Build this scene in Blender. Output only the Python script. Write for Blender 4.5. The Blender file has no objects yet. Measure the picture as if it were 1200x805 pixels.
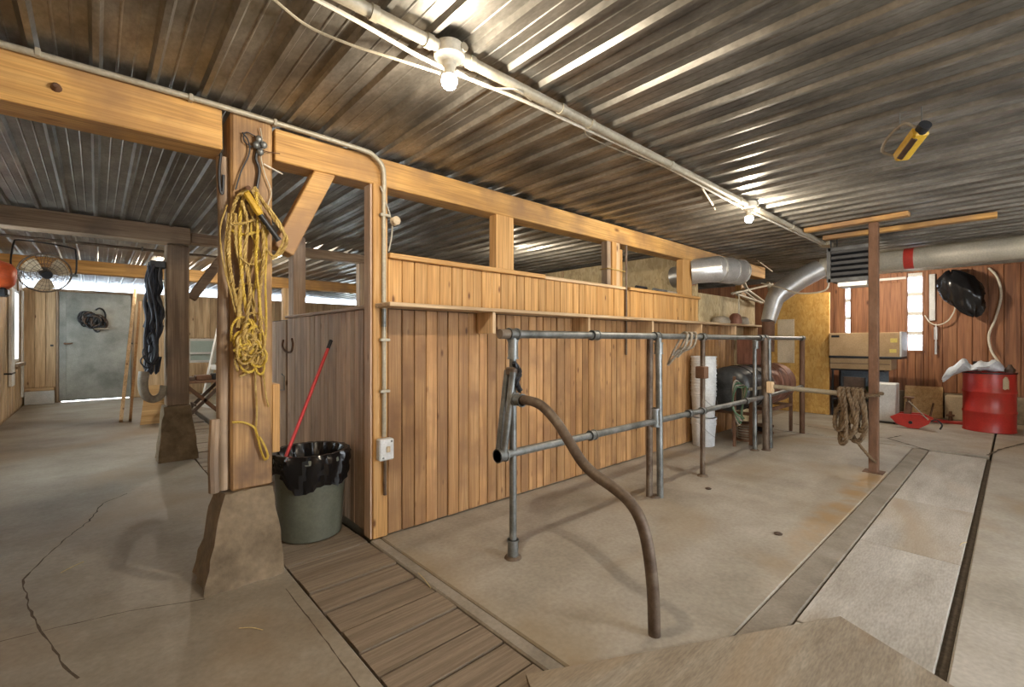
import bpy, bmesh, math, random
from mathutils import Vector, Matrix
random.seed(7)
S = bpy.context.scene
C = S.collection
# ------------------------------------------------------------------ camera
FPX = 536.0; H = 1.35; TH = math.radians(47.75); HY = 400.0
FW = Vector((math.cos(TH), math.sin(TH), 0)); RT = Vector((math.sin(TH), -math.cos(TH), 0))
cam_d = bpy.data.cameras.new('camera'); cam = bpy.data.objects.new('camera', cam_d); C.objects.link(cam)
cam.location = (0, 0, H)
cam.rotation_euler = (math.pi/2, 0, TH - math.pi/2)
cam_d.sensor_width = 36; cam_d.sensor_fit = 'HORIZONTAL'
cam_d.lens = 36*FPX/1200; cam_d.shift_y = -2.5/1200; cam_d.clip_start = 0.02
S.camera = cam
# ------------------------------------------------------------------ world, exposure
W = bpy.data.worlds.new('world'); S.world = W; W.use_nodes = True
bgn = W.node_tree.nodes['Background']; bgn.inputs[0].default_value = (0.86, 0.93, 1.0, 1); bgn.inputs[1].default_value = 8.0
vs = S.view_settings; vs.view_transform = 'Standard'; vs.look = 'None'; vs.gamma = 1; vs.use_curve_mapping = False
vs.exposure = 0.76
BULB_W = 36.0; BULB_COL = (1.0, 0.86, 0.67)

# ------------------------------------------------------------------ pixel -> place helpers (photo frame 1200x805)
def ray(x):
    return FW + RT*((x-600)/FPX)
def G(x, y, z=0.0):
    d = (H-z)*FPX/(y-HY); p = ray(x)*d; return Vector((p.x, p.y, z))
def PX(x, y, X):
    r = ray(x); d = X/r.x; return Vector((X, d*r.y, H+d*(HY-y)/FPX))
def PY(x, y, Y):
    r = ray(x); d = Y/r.y; return Vector((d*r.x, Y, H+d*(HY-y)/FPX))

# ------------------------------------------------------------------ mesh builder
def spline(pts, n=8, closed=False):
    P = [Vector(p) for p in pts]; out = []; m = len(P)
    rng = m if closed else m-1
    for i in range(rng):
        p1 = P[i]; p2 = P[(i+1) % m]
        p0 = P[(i-1) % m] if (closed or i > 0) else p1*2-p2
        p3 = P[(i+2) % m] if (closed or i+2 < m) else p2*2-p1
        for k in range(n):
            t = k/n
            out.append(0.5*((2*p1)+(p2-p0)*t+(2*p0-5*p1+4*p2-p3)*t*t+(3*p1-p0-3*p2+p3)*t**3))
    if not closed: out.append(P[-1])
    return out
class MB:
    def __init__(s): s.v = []; s.f = []
    def add(s, vs, fs):
        o = len(s.v); s.v += [Vector(v) for v in vs]; s.f += [tuple(i+o for i in f) for f in fs]; return s
    def bm(s, b):
        b.verts.ensure_lookup_table()
        for i, v in enumerate(b.verts): v.index = i
        s.add([v.co.copy() for v in b.verts], [[v.index for v in f.verts] for f in b.faces]); b.free(); return s
    def box(s, x0, x1, y0, y1, z0, z1, bev=0.0, mat=None):
        b = bmesh.new(); bmesh.ops.create_cube(b, size=1)
        for v in b.verts:
            v.co = Vector((x0 if v.co.x < 0 else x1, y0 if v.co.y < 0 else y1, z0 if v.co.z < 0 else z1))
        if bev: bmesh.ops.bevel(b, geom=list(b.edges), offset=bev, segments=1, affect='EDGES')
        if mat is not None: bmesh.ops.transform(b, matrix=mat, verts=b.verts)
        return s.bm(b)
    def beam(s, p0, p1, w, h, bev=0.0, up=(0, 0, 1)):
        p0 = Vector(p0); p1 = Vector(p1); d = (p1-p0); L = d.length; d.normalize()
        u = Vector(up); sx = d.cross(u)
        if sx.length < 1e-3: sx = d.cross(Vector((0, 1, 0)))
        sx.normalize(); u = sx.cross(d)
        M = Matrix(((d.x, sx.x, u.x, p0.x), (d.y, sx.y, u.y, p0.y), (d.z, sx.z, u.z, p0.z), (0, 0, 0, 1)))
        return s.box(0, L, -w/2, w/2, -h/2, h/2, bev, M)
    def tube(s, pts, r, n=8, closed=False, cap=True):
        P = [Vector(p) for p in pts]; m = len(P); R = r if isinstance(r, (list, tuple)) else [r]*m
        up = None; vs = []; fs = []
        for i in range(m):
            if closed: t = P[(i+1) % m]-P[i-1]
            else: t = P[min(i+1, m-1)]-P[max(i-1, 0)]
            if t.length < 1e-9: t = Vector((0, 0, 1))
            t.normalize()
            if up is None:
                up = Vector((0, 0, 1)) if abs(t.z) < .9 else Vector((1, 0, 0))
            up = up-t*up.dot(t)
            if up.length < 1e-6: up = t.orthogonal()
            up.normalize(); sd = t.cross(up)
            for k in range(n):
                a = 2*math.pi*k/n; vs.append(P[i]+(up*math.cos(a)+sd*math.sin(a))*R[i])
        for i in range(m if closed else m-1):
            j = (i+1) % m
            for k in range(n):
                l = (k+1) % n; fs.append((i*n+k, i*n+l, j*n+l, j*n+k))
        if cap and not closed:
            fs.append(tuple(range(n))[::-1]); fs.append(tuple(range((m-1)*n, m*n)))
        return s.add(vs, fs)
    def cyl(s, p0, p1, r, n=16, r1=None): return s.tube([p0, p1], [r, r if r1 is None else r1], n)
    def rope(s, pts, r, strands=3, pitch=6.0, n=5, step=None, smooth=6, closed=False):
        Q = spline(pts, smooth, closed)
        step = step or r*1.3
        out = [Q[0]]; acc = 0
        for a, b in zip(Q, Q[1:]):
            L = (b-a).length; k = max(1, int(L/step))
            for i in range(1, k+1): out.append(a.lerp(b, i/k))
        for st in range(strands):
            ph = 2*math.pi*st/strands; path = []; up = None; dist = 0
            for i, p in enumerate(out):
                t = out[min(i+1, len(out)-1)]-out[max(i-1, 0)]
                if t.length < 1e-9: t = Vector((0, 0, 1))
                t.normalize()
                if up is None: up = t.orthogonal()
                up = (up-t*up.dot(t)).normalized(); sd = t.cross(up)
                if i: dist += (p-out[i-1]).length
                a = ph+dist/(r*pitch)*2*math.pi
                path.append(p+(up*math.cos(a)+sd*math.sin(a))*r*.5)
            s.tube(path, r*.56, n)
        return s
    def lathe(s, prof, c=(0, 0, 0), n=24, axis=(0, 0, 1), close_ends=True):
        c = Vector(c); ax = Vector(axis).normalized(); u = ax.orthogonal().normalized()
        if abs(ax.z) > .99: u = Vector((1, 0, 0))
        w = ax.cross(u); vs = []; fs = []; m = len(prof)
        for (r, z) in prof:
            for k in range(n):
                a = 2*math.pi*k/n; vs.append(c+ax*z+(u*math.cos(a)+w*math.sin(a))*r)
        for i in range(m-1):
            for k in range(n):
                l = (k+1) % n; fs.append((i*n+k, i*n+l, (i+1)*n+l, (i+1)*n+k))
        if close_ends:
            fs.append(tuple(range(n))[::-1]); fs.append(tuple(range((m-1)*n, m*n)))
        return s.add(vs, fs)
    def prism(s, poly, ext):
        n = len(poly); e = Vector(ext); P = [Vector(p) for p in poly]
        return s.add(P+[p+e for p in P], [tuple(range(n))[::-1], tuple(range(n, 2*n))]+[(i, (i+1) % n, n+(i+1) % n, n+i) for i in range(n)])
    def xf(s, M):
        s.v = [M @ v for v in s.v]; return s
    def build(s, name, mat, parent=None, smooth=False, loc=None):
        """world-space verts; with a parent they are stored relative to its root"""
        if loc is None:
            o0 = Vector((0, 0, 0))
            if parent is not None:
                q = parent
                while q is not None: o0 = o0+q.location; q = q.parent
            else:
                xs = [v.x for v in s.v]; ys = [v.y for v in s.v]; zs = [v.z for v in s.v]
                o0 = Vector(((min(xs)+max(xs))/2, (min(ys)+max(ys))/2, min(zs)))
        else: o0 = Vector(loc)
        me = bpy.data.meshes.new(name); me.from_pydata([v-o0 for v in s.v], [], s.f)
        b = bmesh.new(); b.from_mesh(me); bmesh.ops.recalc_face_normals(b, faces=b.faces); b.to_mesh(me); b.free()
        if smooth:
            me.polygons.foreach_set('use_smooth', [True]*len(me.polygons)); me.set_sharp_from_angle(angle=math.radians(38))
        me.materials.append(mat)
        o = bpy.data.objects.new(name, me); C.objects.link(o)
        if parent is not None:
            o.parent = parent
            if loc is not None:
                q = parent; pl = Vector((0, 0, 0))
                while q is not None: pl = pl+q.location; q = q.parent
                o.location = o0-pl
        else: o.location = o0
        return o
def tag(o, label=None, cat=None, group=None, kind=None):
    if label: o['label'] = label
    if cat: o['category'] = cat
    if group: o['group'] = group
    if kind: o['kind'] = kind
    return o
def thing(name, label, cat, loc=(0, 0, 0), group=None):
    o = bpy.data.objects.new(name, None); C.objects.link(o); o.location = loc; o.empty_display_size = .1
    return tag(o, label, cat, group)
def B(*a, **k): return MB().box(*a, **k)
def inst(src, name, parent, loc, scale=None, rot=None, mat=None):
    o = bpy.data.objects.new(name, src); C.objects.link(o)
    if parent is not None: o.parent = parent; o.location = Vector(loc)-parent.location
    else: o.location = loc
    if scale: o.scale = scale
    if rot: o.rotation_euler = rot
    return o

# ------------------------------------------------------------------ materials
def newmat(name):
    m = bpy.data.materials.new(name); m.use_nodes = True; nt = m.node_tree
    for n in list(nt.nodes): nt.nodes.remove(n)
    out = nt.nodes.new('ShaderNodeOutputMaterial'); p = nt.nodes.new('ShaderNodeBsdfPrincipled')
    nt.links.new(p.outputs[0], out.inputs[0]); return m, nt, p
def nd(nt, t, **k):
    n = nt.nodes.new(t)
    for a, b in k.items():
        if a.startswith('i_'): n.inputs[a[2:].replace('_', ' ')].default_value = b
        else: setattr(n, a, b)
    return n
def ramp(nt, stops):
    r = nt.nodes.new('ShaderNodeValToRGB'); e = r.color_ramp.elements
    while len(e) < len(stops): e.new(.5)
    for q, (p, c) in zip(e, stops): q.position = p; q.color = (c[0], c[1], c[2], 1)
    return r
def coords(nt, scale, rnd=True, obj=True):
    tc = nt.nodes.new('ShaderNodeTexCoord'); mp = nt.nodes.new('ShaderNodeMapping'); mp.inputs['Scale'].default_value = scale
    src = tc.outputs['Object']
    if rnd:
        oi = nt.nodes.new('ShaderNodeObjectInfo'); ml = nt.nodes.new('ShaderNodeMath'); ml.operation = 'MULTIPLY'; ml.inputs[1].default_value = 41.0
        nt.links.new(oi.outputs['Random'], ml.inputs[0])
        ad = nt.nodes.new('ShaderNodeVectorMath'); ad.operation = 'ADD'
        nt.links.new(src, ad.inputs[0]); nt.links.new(ml.outputs[0], ad.inputs[1]); src = ad.outputs[0]
    nt.links.new(src, mp.inputs[0]); return mp.outputs[0]
def bump(nt, p, h, strength, dist=.01):
    b = nt.nodes.new('ShaderNodeBump'); b.inputs['Strength'].default_value = strength; b.inputs['Distance'].default_value = dist
    nt.links.new(h, b.inputs['Height']); nt.links.new(b.outputs[0], p.inputs['Normal'])
def mix(nt, a, b, fac, mode='MIX'):
    m = nt.nodes.new('ShaderNodeMix'); m.data_type = 'RGBA'; m.blend_type = mode
    for s, v in ((m.inputs[6], a), (m.inputs[7], b), (m.inputs[0], fac)):
        if isinstance(v, (int, float)): s.default_value = v
        elif isinstance(v, tuple): s.default_value = (v[0], v[1], v[2], 1)
        else: nt.links.new(v, s)
    return m.outputs[2]
def wood(name, axis, dark, midc, light, knots=True, rough=.62, var=.22, grime=None, gsc=1.2, kn=.55):
    m, nt, p = newmat(name)
    a = 'xyz'.index(axis)
    st = [9.0]*3; st[a] = .55
    v1 = coords(nt, tuple(st)); n1 = nd(nt, 'ShaderNodeTexNoise'); n1.inputs['Scale'].default_value = 1.6; n1.inputs['Detail'].default_value = 4; n1.inputs['Distortion'].default_value = .9
    nt.links.new(v1, n1.inputs[0])
    sf = [70.0]*3; sf[a] = 1.6
    v2 = coords(nt, tuple(sf)); n2 = nd(nt, 'ShaderNodeTexNoise'); n2.inputs['Scale'].default_value = 1.5; n2.inputs['Detail'].default_value = 3
    nt.links.new(v2, n2.inputs[0])
    r1 = ramp(nt, [(.3, dark), (.5, midc), (.72, light)]); nt.links.new(n1.outputs[0], r1.inputs[0])
    r2 = ramp(nt, [(.3, (.62, .58, .52)), (.62, (1.08, 1.08, 1.08))]); nt.links.new(n2.outputs[0], r2.inputs[0])
    col = mix(nt, r1.outputs[0], r2.outputs[0], .8, 'MULTIPLY')
    if knots:
        sk = [9.0]*3; sk[a] = 3.4
        v3 = coords(nt, tuple(sk)); vo = nd(nt, 'ShaderNodeTexVoronoi'); vo.inputs['Scale'].default_value = kn
        nt.links.new(v3, vo.inputs[0]); r3 = ramp(nt, [(.045, (.22, .12, .06)), (.125, (1, 1, 1))]); nt.links.new(vo.outputs['Distance'], r3.inputs[0])
        col = mix(nt, col, r3.outputs[0], .9, 'MULTIPLY')
    if grime:
        v4 = coords(nt, (gsc, gsc, gsc), rnd=True); n4 = nd(nt, 'ShaderNodeTexNoise'); n4.inputs['Scale'].default_value = 1.5; n4.inputs['Detail'].default_value = 5
        nt.links.new(v4, n4.inputs[0]); r4 = ramp(nt, [(.45, (0, 0, 0)), (.68, (1, 1, 1))]); nt.links.new(n4.outputs[0], r4.inputs[0])
        col = mix(nt, col, grime, r4.outputs[0])
    oi = nt.nodes.new('ShaderNodeObjectInfo'); mr = nt.nodes.new('ShaderNodeMapRange'); mr.inputs[3].default_value = 1-var; mr.inputs[4].default_value = 1+var
    nt.links.new(oi.outputs['Random'], mr.inputs[0])
    hs = nt.nodes.new('ShaderNodeHueSaturation'); nt.links.new(mr.outputs[0], hs.inputs['Value']); nt.links.new(col, hs.inputs['Color'])
    nt.links.new(hs.outputs[0], p.inputs['Base Color']); p.inputs['Roughness'].default_value = rough
    bump(nt, p, n2.outputs[0], .35, .004)
    return m
def woods(name, *a, **k): return {ax: wood(name+'_'+ax, ax, *a, **k) for ax in 'xyz'}
def spotty(name, cols, scale=6., rough=.6, metal=0., bmp=.15, detail=6, fine=60., stretch=(1, 1, 1), finew=.35, rnd=True, stain=None, stscale=.7, spec=.5):
    m, nt, p = newmat(name)
    v = coords(nt, stretch, rnd); n = nd(nt, 'ShaderNodeTexNoise'); n.inputs['Scale'].default_value = scale; n.inputs['Detail'].default_value = detail; n.inputs['Roughness'].default_value = .62
    nt.links.new(v, n.inputs[0]); k = len(cols)
    r = ramp(nt, [(.3+.42*i/max(1, k-1), c) for i, c in enumerate(cols)]); nt.links.new(n.outputs[0], r.inputs[0])
    n2 = nd(nt, 'ShaderNodeTexNoise'); n2.inputs['Scale'].default_value = fine; n2.inputs['Detail'].default_value = 4; nt.links.new(v, n2.inputs[0])
    r2 = ramp(nt, [(.3, (.55, .55, .55)), (.7, (1.15, 1.15, 1.15))]); nt.links.new(n2.outputs[0], r2.inputs[0])
    col = mix(nt, r.outputs[0], r2.outputs[0], finew, 'MULTIPLY')
    if stain:
        n3 = nd(nt, 'ShaderNodeTexNoise'); n3.inputs['Scale'].default_value = stscale; n3.inputs['Detail'].default_value = 5; n3.inputs['Distortion'].default_value = .6; nt.links.new(v, n3.inputs[0])
        r3 = ramp(nt, [(.52, (0, 0, 0)), (.72, (.75, .75, .75))]); nt.links.new(n3.outputs[0], r3.inputs[0])
        col = mix(nt, col, stain, r3.outputs[0])
    nt.links.new(col, p.inputs['Base Color']); p.inputs['Roughness'].default_value = rough; p.inputs['Metallic'].default_value = metal
    p.inputs['Specular IOR Level'].default_value = spec
    if bmp: bump(nt, p, n2.outputs[0], bmp, .006)
    return m
def flakes(name, cols, scale=26., rough=.7):      # oriented strand board
    m, nt, p = newmat(name)
    v = coords(nt, (1, 1, .45), False); n = nd(nt, 'ShaderNodeTexNoise'); n.inputs['Scale'].default_value = 9; nt.links.new(v, n.inputs[0])
    ad = nt.nodes.new('ShaderNodeVectorMath'); ad.operation = 'MULTIPLY_ADD'; nt.links.new(n.outputs['Color'], ad.inputs[0]); ad.inputs[1].default_value = (.12, .12, .12); nt.links.new(v, ad.inputs[2])
    vo = nd(nt, 'ShaderNodeTexVoronoi'); vo.inputs['Scale'].default_value = scale; nt.links.new(ad.outputs[0], vo.inputs[0])
    bw = nt.nodes.new('ShaderNodeSeparateColor'); nt.links.new(vo.outputs['Color'], bw.inputs[0])
    r = ramp(nt, [(i/(len(cols)-1), c) for i, c in enumerate(cols)]); nt.links.new(bw.outputs[0], r.inputs[0])
    n2 = nd(nt, 'ShaderNodeTexNoise'); n2.inputs['Scale'].default_value = 2.5; n2.inputs['Detail'].default_value = 6; nt.links.new(v, n2.inputs[0])
    r2 = ramp(nt, [(.3, (.6, .6, .6)), (.7, (1.2, 1.2, 1.2))]); nt.links.new(n2.outputs[0], r2.inputs[0])
    nt.links.new(mix(nt, r.outputs[0], r2.outputs[0], .8, 'MULTIPLY'), p.inputs['Base Color']); p.inputs['Roughness'].default_value = rough
    bump(nt, p, bw.outputs[0], .2, .003)
    return m
def emis(name, col, s):
    m = bpy.data.materials.new(name); m.use_nodes = True; nt = m.node_tree
    for n in list(nt.nodes): nt.nodes.remove(n)
    out = nt.nodes.new('ShaderNodeOutputMaterial'); e = nt.nodes.new('ShaderNodeEmission'); t = nt.nodes.new('ShaderNodeBsdfTransparent'); a = nt.nodes.new('ShaderNodeAddShader')
    e.inputs[0].default_value = (*col, 1); e.inputs[1].default_value = s
    nt.links.new(e.outputs[0], a.inputs[0]); nt.links.new(t.outputs[0], a.inputs[1]); nt.links.new(a.outputs[0], out.inputs[0]); return m
def glassy(name, tint, frost=0.0):
    m = bpy.data.materials.new(name); m.use_nodes = True; nt = m.node_tree
    for n in list(nt.nodes): nt.nodes.remove(n)
    out = nt.nodes.new('ShaderNodeOutputMaterial'); t = nt.nodes.new('ShaderNodeBsdfTransparent'); t.inputs[0].default_value = (*tint, 1)
    g = nt.nodes.new('ShaderNodeBsdfTranslucent' if frost else 'ShaderNodeBsdfGlossy'); g.inputs[0].default_value = (.95, .97, 1, 1)
    if not frost: g.inputs['Roughness'].default_value = .08
    m1 = nt.nodes.new('ShaderNodeMixShader'); m1.inputs[0].default_value = frost or .08
    nt.links.new(t.outputs[0], m1.inputs[1]); nt.links.new(g.outputs[0], m1.inputs[2]); nt.links.new(m1.outputs[0], out.inputs[0]); return m

PINE = woods('honey_pine', (.34, .175, .065), (.44, .245, .10), (.52, .315, .145), var=.22, grime=(.27, .14, .06), gsc=2.2, kn=.95)
PINE2 = woods('warm_pine', (.42, .22, .065), (.54, .30, .10), (.63, .38, .15), var=.14, kn=.95)
GREYP = woods('weathered_pine', (.38, .26, .175), (.52, .375, .265), (.64, .49, .37), var=.2, grime=(.34, .245, .18), kn=.95)
PALEP = woods('pale_pine', (.42, .28, .15), (.58, .41, .24), (.68, .51, .32), var=.15, kn=.7)
BEAM = woods('beam_timber', (.43, .225, .065), (.60, .335, .10), (.70, .42, .15), var=.05, grime=(.30, .165, .07), gsc=1.6)
POSTM = woods('rope_post_timber', (.22, .12, .05), (.40, .23, .09), (.52, .32, .14), var=.04, grime=(.15, .085, .045), gsc=2.4)
OLDT = woods('old_timber', (.20, .13, .08), (.35, .25, .165), (.47, .36, .25), var=.12, grime=(.17, .125, .09), gsc=1.5)
BROWN = woods('brown_panel', (.17, .07, .035), (.29, .125, .058), (.38, .18, .085), var=.16)
PLANK = {'x': None}
PLY = {a: None for a in 'xy'}
PLYY = wood('yellow_plywood', 'x', (.45, .27, .10), (.58, .37, .16), (.66, .45, .22), knots=False, var=.05)
M = {}
M['conc'] = spotty('concrete_warm', [(.20, .165, .12), (.30, .26, .205), (.38, .34, .28)], 1.3, .55, bmp=.12, detail=9, stain=(.25, .165, .085), stscale=.55, rnd=False, fine=45)
M['conc2'] = spotty('concrete_pale', [(.25, .22, .175), (.37, .335, .28), (.46, .425, .37)], 1.5, .62, bmp=.14, detail=9, stain=(.29, .21, .115), stscale=.7, rnd=False, fine=40)
def rust_run(m):
    nt = m.node_tree; p = [n for n in nt.nodes if n.type == 'BSDF_PRINCIPLED'][0]
    src = p.inputs['Base Color'].links[0].from_socket
    tc = nt.nodes.new('ShaderNodeTexCoord'); sep = nt.nodes.new('ShaderNodeSeparateXYZ'); nz = nt.nodes.new('ShaderNodeTexNoise'); nz.inputs['Scale'].default_value = 5; nz.inputs['Detail'].default_value = 6
    nt.links.new(tc.outputs['Object'], sep.inputs[0]); nt.links.new(tc.outputs['Object'], nz.inputs[0])
    def mth(op, a, b=None, c=None):
        n = nt.nodes.new('ShaderNodeMath'); n.operation = op
        for i, v in enumerate((a, b, c)):
            if v is None: continue
            if isinstance(v, (int, float)): n.inputs[i].default_value = v
            else: nt.links.new(v, n.inputs[i])
        return n.outputs[0]
    def sstep(v, a, b):
        n = nt.nodes.new('ShaderNodeMapRange'); n.interpolation_type = 'SMOOTHSTEP'; n.inputs[1].default_value = a; n.inputs[2].default_value = b; nt.links.new(v, n.inputs[0]); return n.outputs[0]
    oy = .97-5.525; ox = -4.975
    dy = mth('ABSOLUTE', mth('SUBTRACT', sep.outputs[1], oy))
    my = sstep(dy, .17, .02); mx = mth('MULTIPLY', sstep(sep.outputs[0], 2.3+ox, 4.6+ox), sstep(sep.outputs[0], 5.97+ox, 5.85+ox))
    mk = mth('MULTIPLY', mth('MULTIPLY', my, mx), sstep(nz.outputs[0], .25, .6))
    mk = mth('MULTIPLY', mk, .75)
    nt.links.new(mix(nt, src, (.36, .21, .07), mk), p.inputs['Base Color'])
rust_run(M['conc2'])
M['conc3'] = spotty('concrete_strip', [(.19, .165, .13), (.28, .245, .20), (.36, .32, .27)], 3, .75, bmp=.25, detail=9, rnd=True)
M['footing'] = spotty('rough_concrete', [(.12, .09, .055), (.22, .165, .105), (.31, .24, .16)], 5, .9, bmp=.6, detail=10, fine=30, rnd=True)
PLY['x'] = spotty('weathered_plywood', [(.33, .30, .255), (.45, .42, .375), (.55, .53, .485)], 2.4, .72, bmp=.12, detail=9, stretch=(.55, 2.4, 1), fine=50, finew=.5, stain=(.36, .27, .17), stscale=.8, rnd=True)
PLANK['x'] = spotty('grey_plank', [(.17, .13, .09), (.25, .195, .14), (.32, .255, .185)], 3.0, .75, bmp=.2, detail=8, stretch=(.35, 3, 3), fine=40, finew=.5, stain=(.14, .10, .07), stscale=1.6)
M['dark'] = spotty('dark_gap', [(.02, .016, .012), (.035, .03, .024)], 5, .9, bmp=0)
M['crack'] = spotty('crack_dirt', [(.06, .045, .03), (.12, .09, .06)], 30, .95, bmp=0)
M['galv'] = spotty('galvanised_sheet', [(.11, .105, .095), (.25, .24, .215), (.42, .405, .37)], 2.4, .38, metal=.68, bmp=.03, detail=9, stretch=(2.0, .8, 1), fine=38, finew=.45)
M['ductm'] = spotty('duct_metal', [(.46, .46, .45), (.66, .66, .65)], 5, .34, metal=.6, bmp=.04)
M['ductp'] = spotty('beige_duct_metal', [(.50, .47, .38), (.66, .62, .52)], 2.5, .45, metal=.35, bmp=.03)
M['pipe'] = spotty('grey_galvanised_pipe', [(.11, .115, .11), (.22, .23, .225), (.33, .34, .33)], 7, .45, metal=.7, bmp=.1)
M['piperust'] = spotty('rusty_pipe', [(.07, .045, .03), (.145, .105, .075), (.22, .175, .13)], 8, .6, metal=.45, bmp=.2)
M['rust'] = spotty('rust_steel', [(.085, .042, .022), (.155, .078, .042), (.21, .12, .075)], 6, .75, metal=.2, bmp=.25, stretch=(1, 1, .4))
M['blackm'] = spotty('black_metal', [(.012, .013, .016), (.03, .032, .038)], 8, .45, metal=.3, bmp=.05)
M['blackp'] = spotty('black_plastic_bag', [(.006, .006, .007), (.014, .014, .016)], 5, .24, bmp=.0)
M['cable'] = spotty('white_cable', [(.62, .58, .48), (.76, .72, .62)], 8, .5, bmp=.0)
M['conduit'] = spotty('painted_conduit', [(.33, .29, .21), (.48, .44, .35)], 6, .45, metal=.2, bmp=.05)
M['white'] = spotty('white_paint', [(.62, .61, .58), (.80, .79, .76)], 4, .5, bmp=.04)
M['whitegrey'] = spotty('white_plastic', [(.52, .54, .55), (.70, .71, .71)], 6, .4, bmp=.04)
M['can'] = spotty('grey_green_plastic', [(.10, .105, .075), (.15, .155, .115)], 6, .5, bmp=.05)
M['red'] = spotty('red_paint', [(.36, .022, .018), (.52, .035, .025)], 5, .36, bmp=.04, stain=(.30, .06, .035), stscale=2.5)
M['redh'] = spotty('red_handle', [(.55, .03, .03), (.66, .05, .045)], 5, .4, bmp=0)
M['orange'] = spotty('orange_plastic', [(.62, .10, .025), (.74, .14, .04)], 3, .4, bmp=0)
M['rope'] = spotty('yellow_rope', [(.24, .15, .045), (.44, .30, .085), (.56, .42, .17)], 14, .75, bmp=.3)
M['ropey'] = spotty('bright_yellow_rope', [(.46, .30, .035), (.62, .44, .07)], 12, .6, bmp=.2)
M['ropeb'] = spotty('brown_rope', [(.06, .038, .02), (.15, .10, .055), (.22, .155, .09)], 14, .9, bmp=.4)
M['yellow'] = spotty('yellow_paint', [(.45, .26, .015), (.58, .36, .03)], 8, .45, bmp=.03)
M['card'] = spotty('cardboard', [(.36, .24, .125), (.46, .32, .18)], 4, .85, bmp=.03)
M['doorm'] = spotty('grey_sheet_door', [(.17, .18, .17), (.29, .30, .28), (.40, .41, .385)], 2.2, .5, metal=.35, bmp=.08, detail=8)
M['strap'] = spotty('navy_strap', [(.016, .02, .032), (.04, .046, .065)], 9, .6, bmp=.1)
M['strapb'] = spotty('brown_strap', [(.05, .03, .02), (.11, .07, .05)], 9, .6, bmp=.1)
M['leather'] = spotty('grey_leather', [(.17, .14, .10), (.30, .26, .20), (.40, .36, .30)], 7, .6, bmp=.1)
M['teal'] = spotty('pale_teal', [(.34, .43, .40), (.44, .53, .49)], 3, .4, bmp=0)
M['green'] = spotty('green_plastic', [(.03, .13, .09), (.06, .20, .14)], 6, .5, bmp=0)
M['greencloth'] = spotty('green_cloth', [(.05, .11, .06), (.13, .21, .12)], 9, .9, bmp=.2)
M['bluegrey'] = spotty('blue_grey_plastic', [(.10, .14, .18), (.20, .25, .29)], 6, .5, bmp=0)
M['stove'] = spotty('dark_stove_steel', [(.028, .03, .034), (.075, .08, .085), (.14, .145, .145)], 5, .42, metal=.5, bmp=.1)
M['stover'] = spotty('rusty_stove_steel', [(.09, .035, .022), (.22, .095, .06), (.32, .16, .11)], 5, .55, metal=.3, bmp=.15, stretch=(3, 3, .5))
M['osb'] = flakes('strand_board', [(.45, .23, .045), (.54, .30, .07), (.62, .38, .11), (.50, .27, .06)], 42)
M['osbg'] = flakes('strand_board_pale', [(.40, .30, .16), (.50, .39, .21), (.58, .47, .28), (.45, .34, .18)], 36)
M['bulb'] = emis('lit_bulb', (1, .93, .80), 30.0)
M['porc'] = spotty('porcelain', [(.66, .62, .52), (.74, .70, .60)], 5, .35, bmp=0)
M['glass'] = glassy('window_glass', (.93, .96, .95))
M['frost'] = glassy('frosted_glass_block', (.72, .78, .84), .6)
M['tape'] = spotty('red_tape', [(.50, .04, .03), (.60, .06, .04)], 5, .4, bmp=0)
M['bagw'] = spotty('pale_plastic_bag', [(.50, .55, .62), (.68, .72, .77)], 5, .35, bmp=.1)
M['paper'] = spotty('tan_paper', [(.45, .36, .24), (.55, .45, .31)], 6, .8, bmp=0)
M['straw'] = spotty('straw', [(.55, .42, .20), (.66, .53, .28)], 6, .8, bmp=0)
M['yellabel'] = spotty('yellow_print', [(.62, .50, .12), (.66, .54, .15)], 6, .7, bmp=0)

# ------------------------------------------------------------------ extents
XL, XR = -1.15, 11.1; YB, YF = -3.2, 14.25; ZC = 2.65; YW = 2.93   # YW: face of the stall partition

# ================================================================== FLOOR
floor = tag(B(XL-.2, XR+.2, YB-.2, YF+.2, -.30, -.10).build('floor', M['dark']), 'concrete and timber barn floor with covered gutters', 'floor', kind='structure')
def slab(x0, x1, y0, y1, mat, z=0.0, bev=.008, name='slab'):
    o = B(x0, x1, y0, y1, -.0999, z, bev).build(name, mat, floor); return o
slab(XL, .835, YB, YF, M['conc'])
slab(.85, 1.43, YB, 1.17, M['conc'], -.004)
slab(1.45, 7.66, .875, 2.955, M['conc2'])
slab(1.45, XR, 2.96, YF, M['conc'], -.002)
slab(1.365, 1.44, 1.18, 2.93, M['conc3'], .004, name='curb_strip')
slab(1.45, 7.66, .725, .872, M['conc3'], -.002, name='curb_strip')
slab(1.44, XR, YB, .185, M['conc2'])
slab(7.70, XR, .205, 2.955, M['conc2'], .004)
B(1.45, 7.66, .19, .72, -.0999, -.03).build('channel_bed', M['crack'], floor)
# gutter planks, laid across
ys = [1.18, 1.375, 1.545, 1.735, 1.905, 2.10, 2.31, 2.52, 2.60, 2.80, 2.98, 3.16]
ys = [1.18, 1.37, 1.55, 1.725, 1.91, 2.105, 2.31, 2.54, 2.74, 2.94]
while ys[-1] < YF-.3: ys.append(ys[-1]+random.uniform(.17, .22))
pme = B(0, 1, 0, 1, 0, 1, .012).build('plank_src', PLANK['x'], loc=(0, 0, 0)); src_pl = pme.data; bpy.data.objects.remove(pme)
for i in range(len(ys)-1):
    gap = .03 if i in (6,) else .012
    o = inst(src_pl, 'plank', floor, (.845+random.uniform(-.004, .004), ys[i]+gap/2, -.05), (.512, ys[i+1]-ys[i]-gap, .05+random.uniform(-.012, .001)))
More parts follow.
